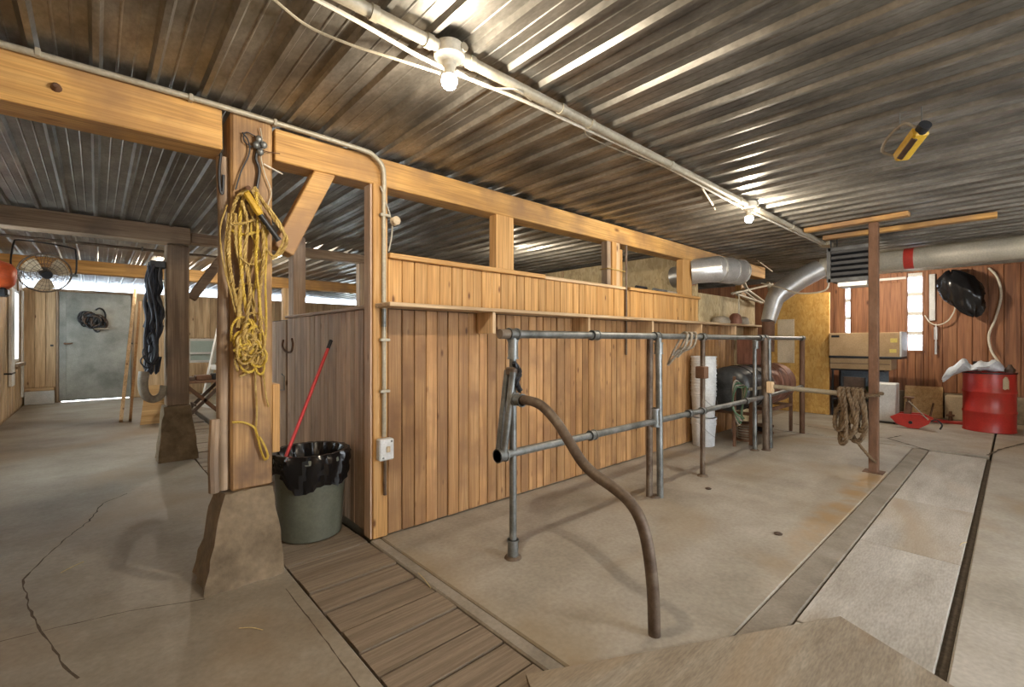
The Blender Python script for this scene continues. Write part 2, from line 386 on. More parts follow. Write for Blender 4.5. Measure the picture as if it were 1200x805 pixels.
# cracks in the aisle slab
def crack(pix, w=.006, z=.0008, wander=.012):
    pts = [G(x, y) for x, y in pix]; fine = []
    for a, b in zip(pts, pts[1:]):
        k = max(2, int((b-a).length/.05))
        for i in range(k): fine.append(a.lerp(b, i/k)+Vector((random.uniform(-1, 1), random.uniform(-1, 1), 0))*wander*.6)
    fine.append(pts[-1]); vs = []; fs = []
    for i, p in enumerate(fine):
        t = (fine[min(i+1, len(fine)-1)]-fine[max(i-1, 0)]).normalized(); n = Vector((-t.y, t.x, 0)); ww = w*random.uniform(.35, 1.2)*.5
        vs += [p+n*ww+Vector((0, 0, z)), p-n*ww+Vector((0, 0, z))]
    fs = [(2*i, 2*i+1, 2*i+3, 2*i+2) for i in range(len(fine)-1)]
    MB().add(vs, fs).build('crack', M['crack'], floor)
crack([(150, 578), (120, 590), (104, 611), (77, 631), (57, 650), (27, 679), (32, 700), (37, 722), (48, 740), (62, 762), (78, 780), (92, 795)], .010)
crack([(0, 752), (48, 740), (90, 730), (150, 716), (240, 702)], .006, wander=.004)
crack([(335, 690), (370, 735), (440, 830)], .006, wander=.003)
crack([(930, 497), (1000, 508), (1040, 514), (1056, 511)], .03, .006, .008)
crack([(1040, 514), (1091, 529)], .035, .006, .004)
crack([(1157, 534), (1172, 527), (1200, 520), (1215, 517)], .035, .006, .004)
# ================================================================== CEILING
ceil = tag(B(XL-.2, XR+.2, YB-.2, YF+.2, ZC+.035, ZC+.12).build('ceiling', M['dark']), 'ribbed galvanised metal ceiling', 'ceiling', kind='structure')
RIB = .208
def rib_panel(y0, y1):
    prof = []
    for k in range(5):
        x = k*RIB
        prof += [(x-.024, 0), (x-.011, -.024), (x+.011, -.024), (x+.024, 0)]
        for q in (1/3, 2/3):
            xm = x+.015+q*(RIB-.03)
            prof += [(xm-.006, 0), (xm-.002, -.003), (xm+.002, -.003), (xm+.006, 0)]
    prof.append((5*RIB-.030+.0, 0)); prof += [(5*RIB-.012, -.022)]
    vs = []; n = len(prof)
    for y in (y0, y1): vs += [(x, y, z) for x, z in prof]
    vs += [(x, y, z+.003) for y in (y0, y1) for x, z in prof]
    fs = [(i, i+1, n+i+1, n+i) for i in range(n-1)]+[(2*n+i, 3*n+i, 3*n+i+1, 2*n+i+1) for i in range(n-1)]
    fs += [(0, 2*n, 2*n+n-1, n-1)] if False else []
    return MB().add(vs, fs)
rows = [(YB, 2.98), (2.94, 8.72), (8.68, YF)]
for ri, (a, b) in enumerate(rows):
    src = rib_panel(0, b-a).build('ceiling_panel', M['galv'], loc=(0, 0, 0)); me = src.data; bpy.data.objects.remove(src)
    x = -.002-6*RIB; i = 0
    while x < XR:
        inst(me, 'ceiling_panel', ceil, (x, a, ZC+.004*(i % 2)+.006*ri), rot=(0, 0, 0)); x += 5*RIB; i += 1
# ================================================================== WALLS
def board_src(ax, mats, bev=.004):
    o = B(0, 1, 0, 1, 0, 1, bev).build('src', mats); d = o.data; bpy.data.objects.remove(o); return d
def unit_board(w, t, h, mat, axis):
    """upright board: width along axis x or y, thickness across, height h"""
    o = (B(0, w, 0, t, 0, h, .004) if axis == 'x' else B(0, t, 0, w, 0, h, .004)).build('src', mat, loc=(0, 0, 0)); d = o.data; bpy.data.objects.remove(o); return d
def boards(parent, axis, a0, a1, fixed, z0, z1, mat, w=.1, t=.02, gap=.005, jit=.004, name='board', wj=0.0, zj=0.0):
    cache = {}; a = a0
    while a < a1-.02:
        ww = min(w*(1+random.choice([-1, 0, 0, 1])*wj), a1-a)
        key = round(ww-gap, 4)
        if key not in cache: cache[key] = unit_board(key, t, z1-z0, mat, axis)
        j = random.uniform(-jit, jit); zz = z0+random.uniform(0, zj)
        loc = (a, fixed+j, zz) if axis == 'x' else (fixed+j, a, zz)
        inst(cache[key], name, parent, loc); a += ww
# --- outer shell beyond the frame
wl = tag(MB().build('wall_left', PALEP['z']) if False else B(XL-.12, XL-.03, YB-.1, YF+.1, -.15, .95).box(XL-.12, XL-.03, YB, YF, 2.35, ZC+.03).box(XL-.12, XL-.03, YB, 6.2, .95, 2.35).box(XL-.12, XL-.03, 7.4, 12.35, .95, 2.35).box(XL-.12, XL-.03, 13.45, YF, .95, 2.35).build('wall_left', PALEP['z']),
         'vertical pine boarded outer wall at the left end', 'wall', kind='structure')
def window_in_left(n, y0, y1, z0=.95, z1=2.35, label=''):
    w = tag(B(XL-.10, XL-.0, y0, y0+.06, z0, z1, .004).box(XL-.10, XL, y1-.06, y1, z0, z1, .004).box(XL-.10, XL, y0, y1, z0, z0+.06, .004).box(XL-.10, XL, y0, y1, z1-.06, z1, .004).box(XL-.08, XL-.03, (y0+y1)/2-.02, (y0+y1)/2+.02, z0+.06, z1-.06).build('window_%d' % n, M['white']), label, 'window', kind='structure')
    for a, b in ((y0+.06, (y0+y1)/2-.02), ((y0+y1)/2+.02, y1-.06)):
        B(XL-.06, XL-.054, a, b, z0+.06, z1-.06).build('pane', M['glass'], w)
window_in_left(1, 12.35, 13.45, label='white framed window in the left wall near the grey door')
window_in_left(2, 6.2, 7.4, label='white framed window in the left wall behind the fan')
boards(wl, 'y', 8.6, 12.34, XL-.028, .02, 2.6, PALEP['z'], .14, .02, .006)
boards(wl, 'y', 12.34, 13.46, XL-.028, .02, .94, PALEP['z'], .14, .02, .006)
boards(wl, 'y', 13.46, YF-.02, XL-.028, .02, 2.6, PALEP['z'], .14, .02, .006)
# wall behind the camera; its unseen open doorway is added for soft daylight fill
wf = tag(B(XL-.12, 2.2, YB-.09, YB, -.15, ZC+.03).box(4.6, XR+.1, YB-.09, YB, 0, ZC+.03).box(2.2, 4.6, YB-.09, YB, 2.4, ZC+.03).build('wall_front', PALEP['z']), 'boarded barn wall with a wide doorway added for daylight fill', 'wall', kind='structure')
# far wall behind the left aisle
wb = tag(B(XL-.12, -.62, YF+.0, YF+.09, 0, 2.5).box(XL-.12, XR+.1, YF, YF+.09, -.15, .0).box(.62, 1.72, YF, YF+.09, 0, 2.5).box(2.44, 5.6, YF, YF+.09, 0, 2.5).box(7.9, XR+.1, YF, YF+.09, 0, 2.5).box(1.72, 2.44, YF, YF+.09, 0, .80).box(1.72, 2.44, YF, YF+.09, 1.42, 2.5)
         .box(-.62, .62, YF, YF+.09, 2.47, 2.5).box(5.6, 7.9, YF, YF+.09, 0, 1.0).box(5.6, 7.9, YF, YF+.09, 2.3, 2.5).build('wall_back', PALEP['z']), 'pale pine boarded far wall of the left aisle', 'wall', kind='structure')
for a, b, z0, z1 in ((XL, -.66, .35, 2.48), (.66, 1.70, .02, 2.48), (2.46, 5.58, .02, 2.48), (7.92, XR, .02, 2.48), (1.71, 2.45, .02, .78), (1.71, 2.45, 1.44, 2.48), (5.58, 7.92, .02, .98)):
    boards(wb, 'x', a, b, YF-.024, z0, z1, PALEP['z'], .165, .02, .006)
w4 = tag(B(1.72, 2.44, YF-.01, YF+.05, .80, .86, .004).box(1.72, 2.44, YF-.01, YF+.05, 1.36, 1.42, .004).box(1.72, 1.78, YF-.01, YF+.05, .8, 1.42).box(2.38, 2.44, YF-.01, YF+.05, .8, 1.42).box(1.72, 2.44, YF-.06, YF+.02, 1.02, 1.07, .004).build('window_3', M['white']), 'low white framed window with teal glass in the far wall', 'window', kind='structure')
B(1.78, 2.38, YF+.02, YF+.03, .86, 1.36).build('pane', M['teal'], w4)
w5 = tag(B(5.6, 7.9, YF-.02, YF+.06, 1.0, 1.06).box(5.6, 7.9, YF-.02, YF+.06, 2.24, 2.3).box(5.6, 5.68, YF-.02, YF+.06, 1, 2.3).box(7.82, 7.9, YF-.02, YF+.06, 1, 2.3).box(6.7, 6.8, YF-.02, YF+.06, 1, 2.3).build('window_4', M['white']), 'wide two light window in the far wall beyond the stall room', 'window', kind='structure')
for a, b in ((5.68, 6.7), (6.8, 7.82)): B(a, b, YF+.02, YF+.026, 1.06, 2.24).build('pane', M['glass'], w5)
# bright strip of clear sheeting at the eaves of the far wall
w6 = tag(B(XL, XR, YF+.01, YF+.05, 2.5, 2.515).build('window_5', M['white']), 'narrow strip of clear sheeting under the eaves of the far wall', 'window', kind='structure')
B(XL, XR, YF+.025, YF+.03, 2.515, ZC+.03).build('pane', M['frost'], w6)
# right end wall: brown panels with glass blocks
wr = MB()
wr.box(XR, XR+.1, YB, 1.13, 0, ZC+.03).box(XR, XR+.1, 1.345, 2.20, 0, ZC+.03).box(XR, XR+.1, 2.295, YF, 0, ZC+.03)
wr.box(XR, XR+.1, 1.13, 1.345, 0, 1.19).box(XR, XR+.1, 1.13, 1.345, 2.6, ZC+.03).box(XR, XR+.1, 2.20, 2.295, 0, 1.5).box(XR, XR+.1, 2.20, 2.295, 2.55, ZC+.03)
wr = tag(wr.build('wall_right', BROWN['z']), 'brown stained board wall at the far right end', 'wall', kind='structure')
boards(wr, 'y', YB, 1.12, XR-.024, .45, 2.62, BROWN['z'], .185, .02, .006)
boards(wr, 'y', 1.12, 1.35, XR-.024, .45, 1.17, BROWN['z'], .115, .02, .006)
boards(wr, 'y', 1.35, 2.19, XR-.024, .45, 2.62, BROWN['z'], .14, .02, .006)
boards(wr, 'y', 2.305, 3.6, XR-.024, .45, 2.62, BROWN['z'], .185, .02, .006)
boards(wr, 'y', 2.19, 2.305, XR-.024, .45, 1.49, BROWN['z'], .115, .02, .006)
B(XR-.05, XR-.001, YB, 3.6, 0, .44, .01).build('wall_base', M['footing'], wr)
B(XR-.035, XR-.006, 1.42, 2.15, 1.02, 2.45, .004).build('sheet_panel', BROWN['z'], wr)
w7 = tag(B(XR-.03, XR+.05, 1.115, 1.135, 1.17, 2.62).box(XR-.03, XR+.05, 1.34, 1.36, 1.17, 2.62).box(XR-.045, XR+.05, 1.08, 1.38, 1.15, 1.175).build('window_6', BROWN['z']), 'column of four bright glass blocks in the brown wall', 'window', kind='structure')
for k in range(4):
    z = 1.19+k*.355
    B(XR+.01, XR+.07, 1.137, 1.338, z, z+.275, .01).build('glass_block', M['frost'], w7)
    B(XR-.0, XR+.07, 1.137, 1.338, z+.279, z+.35).build('block_rail', M['white'], w7)
w8 = tag(B(XR-.03, XR+.05, 2.19, 2.203, 1.48, 2.57).box(XR-.03, XR+.05, 2.292, 2.305, 1.48, 2.57).build('window_7', BROWN['z']), 'slim column of three glass blocks in the brown wall', 'window', kind='structure')
for k in range(3):
    z = 1.50+k*.35
    B(XR+.01, XR+.07, 2.205, 2.29, z, z+.28, .008).build('glass_block', M['frost'], w8)
    B(XR, XR+.07, 2.205, 2.29, z+.284, z+.345).build('block_rail', M['white'], w8)
tag(B(XR-.05, XR-.025, 1.36, 2.20, 2.50, 2.545, .003).build('trim_4', M['white']), 'white strip painted as a bright light gap between the glass block windows', 'trim', kind='structure')  # white colour stands for light through a gap, not a board
# --- stall room partition along the aisle: front (facing the pipe stalls)
ws = tag(B(1.50, 6.12, YW+.022, YW+.04, 0.01, 1.96).build('wall_stall_front', M['dark']), 'honey pine boarded partition behind the pipe railing', 'wall', kind='structure')
boards(ws, 'x', 1.50, 7.3, YW, .012, 1.575, PINE['z'], .098, .02, .006, name='board', wj=.12)
boards(ws, 'x', 1.50, 6.12, YW, 1.61, 1.925, PINE2['z'], .098, .02, .004, name='upper_board', wj=.12)
B(1.495, 3.05, YW-.035, YW+.07, 1.927, 1.962, .004).build('top_cap', PINE2['x'], ws)
B(3.05, 4.36, YW-.02, YW+.07, 1.925, 1.955, .004).build('top_cap', PALEP['x'], ws)
B(4.42, 6.12, YW-.035, YW+.07, 1.925, 1.958, .004).build('top_cap', PINE2['x'], ws)
B(1.395, 8.15, 2.705, YW-.016, 1.578, 1.606, .004).build('shelf', PALEP['x'], ws)
for X in (2.29, 3.47, 4.61, 5.79, 6.87, 7.68):
    B(X-.015, X+.015, 2.725, YW-.001, 1.41, 1.577, .003).build('shelf_bracket', PALEP['z'], ws)
B(6.13, 8.15, YW, YW+.02, 1.607, 2.02, .003).build('strand_panel', M['osbg'], ws)
B(7.31, 8.15, YW, YW+.02, .01, 1.577, .003).build('strand_panel', M['osbg'], ws)
# left end of the stall room
we = tag(B(1.428, 1.45, YW+.12, 5.9, .01, 1.57).build('wall_stall_end', M['dark']), 'weathered narrow board end wall of the stall room by the bin', 'wall', kind='structure')
boards(we, 'y', YW+.108, 4.88, 1.404, .012, 1.575, GREYP['z'], .088, .02, .004, wj=.15)
boards(we, 'y', 4.92, 5.9, 1.404, .012, 1.56, GREYP['z'], .088, .02, .004, wj=.15)
B(1.385, 1.47, 3.05, 4.88, 1.578, 1.602, .003).build('top_cap', GREYP['y'], we)
# back half wall and far end of the stall room
wh = tag(B(1.47, 6.1, 6.40, 6.46, 0.01, 1.35).build('wall_stall_back', GREYP['z']), 'half height back wall of the stall room', 'wall', kind='structure')
wo = tag(B(6.13, 6.17, 2.96, 6.6, 0.01, 2.60).build('wall_stall_far', M['osbg']), 'pale strand board end wall seen through the stall openings', 'wall', kind='structure')
for y in (4.18, 5.4):
    B(6.112, 6.13, y-.02, y+.02, .02, 2.6).build('batten', PALEP['z'], wo)

# ================================================================== TIMBER FRAME
def prismbeam(name, p0, p1, w, h, mat, label, cat, bev=.006, group=None, parent=None):
    o = MB().beam(p0, p1, w, h, bev).build(name, mat, parent)
    return tag(o, label, cat, group) if label else o
prismbeam('timber_beam', (XL, 2.99, 2.475), (.505, 2.99, 2.50), .20, .22, BEAM['x'], 'thick honey timber beam running left from the rope post', 'beam')
prismbeam('timber_beam', (.775, 3.01, 2.51), (8.6, 3.01, 2.535), .17, .19, BEAM['x'], 'long honey timber beam above the stall partition', 'beam')
prismbeam('timber_beam', (XL, 6.48, 2.53), (.80, 6.48, 2.555), .22, .19, OLDT['x'], 'dull brown timber beam resting on the second post', 'beam')
prismbeam('timber_beam', (.82, 6.55, 2.56), (6.1, 6.55, 2.57), .16, .12, OLDT['x'], 'thin brown beam crossing behind the stall room', 'beam')
prismbeam('timber_beam', (XL, 9.75, 2.50), (XR-.1, 9.75, 2.50), .18, .20, BEAM['x'], 'orange timber beam in the far bay of the left aisle', 'beam')
# corner and partition posts
cp = tag(B(1.385, 1.49, YW-.012, YW+.10, .008, 2.425, .005).build('timber_post', PINE2['z']), 'squared corner post of the stall room carrying the conduit', 'post')
cg = tag(B(1.37, 1.385-.0005, YW+.005, YW+.10, .008, 2.425, .003).build('timber_stud', GREYP['z']), 'thin grey stud nailed to the stall corner post', 'post')
for (X0, X1, z0, z1, lab) in ((2.487, 2.69, 1.964, 2.432, 'wide squared post in the stall opening, second from the corner'),
                              (5.70, 5.95, 1.962, 2.445, 'squared post beside the silver duct at the stall opening end'),
                              (7.60, 7.80, 2.022, 2.445, 'short post above the pale strand board near the stove')):
    tag(B(X0, X1, YW+.005, YW+.10, z0, z1, .005).build('timber_post', PINE2['z']), lab, 'post')
bp = thing('bundled_post', 'post built of several narrow battens tied with twine', 'post', (4.2, YW+.03, 1.957))
for k, (a, b, y0, y1, m) in enumerate(((4.05, 4.115, .01, .09, OLDT), (4.12, 4.20, -.005, .08, PINE2), (4.205, 4.27, .0, .09, PALEP), (4.275, 4.34, .015, .09, PINE2))):
    B(a, b, YW+y0, YW+y1, 1.957, 2.43-(.06 if k == 3 else 0), .004).build('batten', m['z'], bp)
MB().tube([(4.04, YW-.012, 2.13), (4.35, YW-.012, 2.125), (4.35, YW+.1, 2.13), (4.04, YW+.1, 2.13)], .006, 6, closed=True).build('twine', M['rope'], bp)
# post of the end wall, room posts
tag(B(1.48, 1.60, 4.93, 5.09, 0.0, 2.42, .005).build('timber_post', GREYP['z']), 'brown post rising behind the weathered end wall', 'post')
tag(B(2.86, 3.0, 6.47, 6.60, 0.0, 2.50, .005).build('timber_post', OLDT['z']), 'distant post under the thin brown beam', 'post')
tag(B(2.72, 2.88, 9.68, 9.82, 0.0, 2.40, .005).build('timber_post', PALEP['z']), 'post under the orange beam seen past the rope post', 'post')
tag(B(4.55, 4.75, 9.68, 9.82, 0.0, 2.40, .005).build('timber_post', PALEP['z']), 'honey post under the orange beam seen above the end wall', 'post')
# rope post on its footing
def frustum(b, c0, w0, d0, c1, w1, d1, z0, z1, rough=.009, n=7):
    vs = []; fs = []
    ring = [(-1, -1), (1, -1), (1, 1), (-1, 1)]
    per = []
    for i in range(4):
        a = Vector(ring[i]); e = Vector(ring[(i+1) % 4])
        for k in range(n): per.append(a.lerp(e, k/n))
    m = len(per); L = 8
    for l in range(L+1):
        t = l/L; z = z0+(z1-z0)*t
        for p in per:
            x = (c0[0]+p.x*w0/2)*(1-t)+(c1[0]+p.x*w1/2)*t; y = (c0[1]+p.y*d0/2)*(1-t)+(c1[1]+p.y*d1/2)*t
            vs.append((x+random.uniform(-rough, rough), y+random.uniform(-rough, rough), z+(random.uniform(-rough, rough)*.6 if 0 < l else 0)))
    for l in range(L):
        for k in range(m):
            j = (k+1) % m; fs.append((l*m+k, l*m+j, (l+1)*m+j, (l+1)*m+k))
    fs.append(tuple(range(L*m, L*m+m))); fs.append(tuple(range(m))[::-1])
    return b.add(vs, fs)
tag(frustum(MB(), (.62, 3.06), .40, .38, (.635, 3.02), .245, .25, 0, .515).build('post_footing', M['footing'], smooth=True), 'tapered concrete footing under the rope draped post', 'footing')
rp = thing('rope_post', 'tall squared timber post draped with yellow ropes', 'post', (.63, 3.0, .52))
B(.545, .755, 2.895, 3.11, .522, ZC-.03, .012).build('timber', POSTM['z'], rp)
MB().tube(spline([(.525, 2.96, .53), (.52, 2.955, 1.2), (.53, 2.96, 1.9), (.52, 2.97, 2.37)], 5), .034, 10).build('log_slab', OLDT['z'], rp, True)
MB().tube(spline([(.470, 2.91, .535), (.465, 2.90, .72), (.474, 2.905, .93)], 4), [.026]*9, 8).build('slat', OLDT['z'], rp, True)
B(.757, .80, 2.91, 3.06, .70, 1.10, .005).build('side_block', PINE2['z'], rp)
# diagonal brace
b0 = PY(322, 298, 3.0); b1 = PY(378, 203, 3.0)
prismbeam('brace', b0+Vector((.035, 0, .02)), b1+Vector((.02, 0, .035)), .11, .12, BEAM['x'], 'diagonal honey brace from rope post up to the beam', 'brace')
# second post
tag(frustum(MB(), (.69, 6.53), .37, .34, (.68, 6.49), .25, .24, 0, .62).build('post_footing', M['footing'], smooth=True), 'tapered concrete footing under the second post', 'footing')
sp = thing('timber_post', 'grey weathered squared post standing behind the rope post', 'post', (.68, 6.48, .62))
B(.575, .79, 6.38, 6.59, .62, 2.445, .012).build('timber', OLDT['z'], sp)
q0 = PY(224, 350, 6.5); q1 = PY(262, 300, 6.5)
prismbeam('brace', q0, q1+(q1-q0)*.18, .09, .10, OLDT['x'], 'dark diagonal brace beside the second post', 'brace')

# ================================================================== DOOR in far wall
dr = tag(B(-.66, -.62, YF-.05, YF+.06, 0.0, 2.50, .004).box(.62, .66, YF-.05, YF+.06, 0, 2.5, .004).box(-.62, .62, YF-.05, YF+.06, 2.46, 2.5, .004).build('door_1', OLDT['z']), 'grey sheet metal door in the far wall', 'door', kind='structure')
B(-.62, -.58, YF+.021, YF+.07, 0, 2.5).box(.58, .62, YF+.021, YF+.07, 0, 2.5).box(-.6, .6, YF+.021, YF+.07, 2.42, 2.5).build('door_stop', OLDT['z'], dr)
dl = B(-.612, .612, YF-.02, YF+.02, .02, 2.45, .006).build('door_leaf', M['doorm'], dr)
B(-.612, -.50, YF-.026, YF-.021, .02, 2.45, .002).build('edge_strip', M['doorm'], dl)
B(.56, .64, YF-.06, YF-.05, 1.28, 1.32, .002).build('latch', M['blackm'], dl)
MB().cyl((-.52, YF-.03, 1.30), (-.52, YF-.10, 1.30), .022, 12).tube(spline([(-.52, YF-.09, 1.30), (-.44, YF-.10, 1.30), (-.40, YF-.09, 1.31)], 4), .014, 8).build('door_handle', M['rust'], dl, True)
B(XL+.02, -.68, YF-.22, YF-.03, 0, .28, .012).build('sill_block', M['whitegrey'], wb)
B(XL+.02, -.68, YF-.16, YF-.03, .281, .345, .008).build('sill_board', PALEP['x'], wb)
B(-.75, -.70, YF-.035, YF-.025, 1.24, 1.28).build('bolt', M['blackm'], wb)
# harness hanging on the door
hd = thing('harness', 'black leather harness bundle hanging on the grey door', 'harness', (0.0, YF-.04, 2.1))
rnd = random.Random(3)
for k in range(16):
    c = Vector((rnd.uniform(-.22, .16), 0, rnd.uniform(1.72, 1.95))); pts = []
    r1 = rnd.uniform(.07, .15); r2 = rnd.uniform(.10, .2); a0 = rnd.uniform(0, 6.28)
    for j in range(9):
        a = a0+j*.72; pts.append((c.x+r1*math.cos(a), YF-.055-rnd.uniform(0, .10), c.z+r2*math.sin(a)))
    MB().tube(spline(pts, 4), rnd.uniform(.013, .02), 6).build('strap', M['strapb'] if k % 4 == 0 else M['blackm'], hd, True)
B(-.05, .22, YF-.15, YF-.06, 1.62, 1.66, .01).build('strap', M['leather'], hd)

# ================================================================== PIPE STALL RAILING
YR = 2.11
rl = thing('pipe_railing', 'long grey galvanised pipe railing with two rails and posts', 'railing', (1.92, YR, 0))
def coupling(b, c, axis, r, L, n=14):
    c = Vector(c); a = Vector(axis)
    b.cyl(c-a*L/2, c+a*L/2, r, n)
    b.cyl(c-a*L/2, c-a*(L/2-.012), r*1.15, n); b.cyl(c+a*(L/2-.012), c+a*L/2, r*1.15, n)
    return b
top = MB().cyl((1.86, YR, 1.395), (7.72, YR, 1.395), .026)
top.build('top_rail', M['pipe'], rl, True)
MB().cyl((1.815, YR, 1.395), (1.90, YR, 1.395), .030).build('end_plug', M['piperust'], rl, True)
for X in (1.925, 2.75, 3.62, 4.50, 6.04, 6.20, 7.68): coupling(MB(), (X, YR, 1.395), (1, 0, 0), .034, .075).build('rail_coupling', M['pipe'], rl, True)
MB().cyl((1.83, YR, .655), (6.06, YR, .655), .026).build('lower_rail', M['pipe'], rl, True)
MB().cyl((6.06, YR, .655), (7.70, YR+.0, .69), .024).build('lower_rail', M['pipe'], rl, True)
for X in (2.72, 3.60, 4.22, 4.50, 5.6): coupling(MB(), (X, YR, .655), (1, 0, 0), .034, .06).build('rail_coupling', M['pipe'], rl, True)
p1 = MB().cyl((1.925, YR-.0, .0), (1.925, YR, 1.38), .023); coupling(p1, (1.925, YR, .06), (0, 0, 1), .034, .11); coupling(p1, (1.925, YR, 1.30), (0, 0, 1), .032, .12); coupling(p1, (1.925, YR, .99), (0, 0, 1), .034, .08)
p1.build('post', M['pipe'], rl, True)
MB().cyl((3.565, YR+.035, 0), (3.565, YR+.03, 1.39), .028).build('post', M['piperust'], rl, True)
pp = MB().cyl((3.615, YR-.04, 0), (3.605, YR-.03, 1.38), .028); coupling(pp, (3.607, YR-.03, 1.29), (0, 0, 1), .036, .10); coupling(pp, (3.6, YR, .69), (0, 0, 1), .045, .16)
pp.build('post', M['pipe'], rl, True)
p3 = MB().cyl((4.50, YR, 0), (4.50, YR, 1.38), .024)
p3.build('post', M['piperust'], rl, True)
B(4.44, 4.53, YR-.05, YR+.05, .98, 1.10, .008).build('clamp', M['rust'], rl)
p4 = MB().cyl((6.03, YR+.06, 0), (6.03, YR+.06, 1.38), .024); coupling(p4, (6.03, YR+.05, 1.31), (0, 0, 1), .036, .1)
p4.build('post', M['pipe'], rl, True)
MB().cyl((6.15, YR-.03, 0), (6.15, YR-.01, 1.39), .040).build('post', M['piperust'], rl, True)
MB().cyl((6.33, YR-.02, 0), (6.33, YR, 1.38), .026).build('post', M['pipe'], rl, True)
MB().cyl((7.68, YR, 0), (7.68, YR, 1.39), .035).build('post', M['rust'], rl, True)
# diagonal brace pipes at the near end with a clamp and chain
dg = MB().cyl((1.84, YR-.01, .66), (1.90, YR-.03, 1.16), .022).cyl((1.845, YR+.05, .66), (1.91, YR+.04, 1.17), .018); coupling(dg, (1.83, YR, .655), (1, 0, 0), .038, .07)
dg.build('brace_pipe', M['pipe'], rl, True)
MB().rope([(1.90, YR-.03, 1.22), (1.94, YR-.045, 1.16), (1.91, YR-.05, 1.10), (1.95, YR-.04, 1.04)], .018, 3, 5).build('chain', M['blackm'], rl, True)
MB().box(1.885, 1.955, YR-.045, YR+.03, 1.14, 1.19, .008).build('clamp', M['piperust'], rl)
# floor plates
for X, y in ((1.925, YR), (3.59, YR), (4.5, YR), (6.03, YR+.06), (6.15, YR-.03)):
    MB().lathe([(.055, 0), (.05, .010), (.034, .018)], (X, y, 0.0), 16).build('floor_collar', M['piperust'], rl, True)
# curved divider pipe
cv = [PX(x, y, 1.9) for x, y in [(610, 469), (618, 469), (634, 475), (652, 494), (668, 519), (682, 541), (697, 556), (717, 570), (736, 586), (750, 608), (759, 640), (765, 690), (767, 746)]]
cv[-1].z = 0.0
bd = thing('stall_divider', 'bent rusty pipe stall divider curving from railing post down to floor', 'stall divider', (1.9, 1.117, 0))
MB().tube(spline(cv, 6), .0285, 14).build('curved_pipe', M['piperust'], bd, True)
coupling(MB(), cv[0]+Vector((0, .015, 0)), (0, 1, 0), .036, .07).build('coupling', M['pipe'], bd, True)
# cross pipe from the railing to the steel post
MB_ = MB().cyl((6.13, YR-.07, .80), (5.955, 1.02, .775), .027)
tag(MB_.build('cross_pipe', M['conduit'], smooth=True), 'beige horizontal pipe between railing and rusty steel post', 'pipe')
B(6.055, 6.135, YR-.13, YR-.06, .72, .86, .008).build('clamp_bracket', PALEP['z'], rl)
# rusty steel post with head plate
stp = thing('steel_post', 'square rust brown steel post standing in the open floor', 'post', (5.95, .985, 0))
B(5.91, 5.99, .945, 1.025, 0, 2.575, .006).build('column', M['rust'], stp)
B(5.87, 6.03, .90, 1.07, 0, .008, .002).build('base_plate', M['rust'], stp)
tag(MB().beam((5.93, 1.60, 2.60), (5.89, .70, 2.60), .10, .045, .004).build('ceiling_batten', BEAM['y']), 'honey timber batten on top of the steel post', 'batten')
tag(MB().beam((6.50, 1.56, 2.595), (6.56, .12, 2.595), .10, .05, .004).build('ceiling_batten', BEAM['y']), 'longer honey batten under the ceiling beyond the steel post', 'batten')
# brown rope coil on the cross pipe
br = thing('rope_coil', 'thick brown rope coil looped over the pipe beside the steel post', 'rope', (5.94, 1.13, .8))
rnd = random.Random(11)
for k, (y0, lo, w) in enumerate(((1.075, .42, .05), (1.11, .30, .09), (1.15, .38, .06), (1.19, .33, .08), (1.23, .26, .05), (1.26, .40, .07), (1.14, .50, .05))):
    j = lambda a=.012: rnd.uniform(-a, a)
    MB().rope([(5.995, y0, .78), (5.985, y0+j(), .825), (5.94, y0+.012, .84), (5.90, y0+j(), .80), (5.885+j(), y0-w*.4+j(), .66), (5.88+j(), y0-w*.6+j(.02), lo+.16), (5.885, y0-w*.3, lo+.03), (5.90, y0+.02, lo), (5.92, y0+w*.8, lo+.05), (5.99, y0+w+j(.02), lo+.2), (6.0, y0+w*.5, .62), (5.995, y0, .78)], .024, 3, 5.0).build('strand', M['ropeb'], br, True)
MB().rope([(5.90, .93, .80), (5.90, 1.04, .79), (6.0, 1.04, .80), (6.0, .93, .81), (5.90, .93, .82)], .018, 3, 5.5).build('knot', M['ropeb'], br, True)
MB().rope([(5.90, 1.18, .42), (5.89, 1.10, .28), (5.89, 1.04, .20), (5.885, .98, .13), (5.89, .955, .12)], .016, 3, 5.5).build('tail', M['ropeb'], br, True)

# ================================================================== PLYWOOD COVERS
cov = [(2.52, 3.86, 'nearest pale plywood sheet covering the floor channel'), (3.868, 5.115, 'middle pale plywood sheet covering the floor channel'), (5.123, 7.60, 'farthest pale plywood sheet covering the floor channel')]
for a, b, lab in cov:
    tag(B(a, b, .225, .716, -.030, -.004+random.uniform(-.004, .004), .003).build('cover_sheet', PLY['x']), lab, 'plywood sheet', 'plywood sheets over the channel')
tag(B(1.46, 2.51, .225, .716, -.030, -.006, .003).build('cover_sheet', PLY['x']), 'plywood channel cover mostly under the foreground sheet', 'plywood sheet', 'plywood sheets over the channel')
e1 = Vector((-.882, .472, 0)); e2 = Vector((-.472, -.882, 0)); c0 = Vector((2.665, .57, .006))
MBp = MB().prism([c0, c0+e1*1.58, c0+e1*1.6+e2*.6, c0+e1*1.55+e2*1.2, c0+e2*1.22], (0, 0, .014))
M['foreply'] = spotty('worn_plywood', [(.21, .165, .115), (.31, .26, .195), (.40, .35, .28)], 2.2, .72, bmp=.2, detail=9, stretch=(.6, 3.2, 1), fine=40, finew=.6, stain=(.30, .21, .12), stscale=1.2)
tag(MBp.build('foreground_sheet', M['foreply']), 'worn plywood sheet lying askew in the bottom foreground', 'plywood sheet')

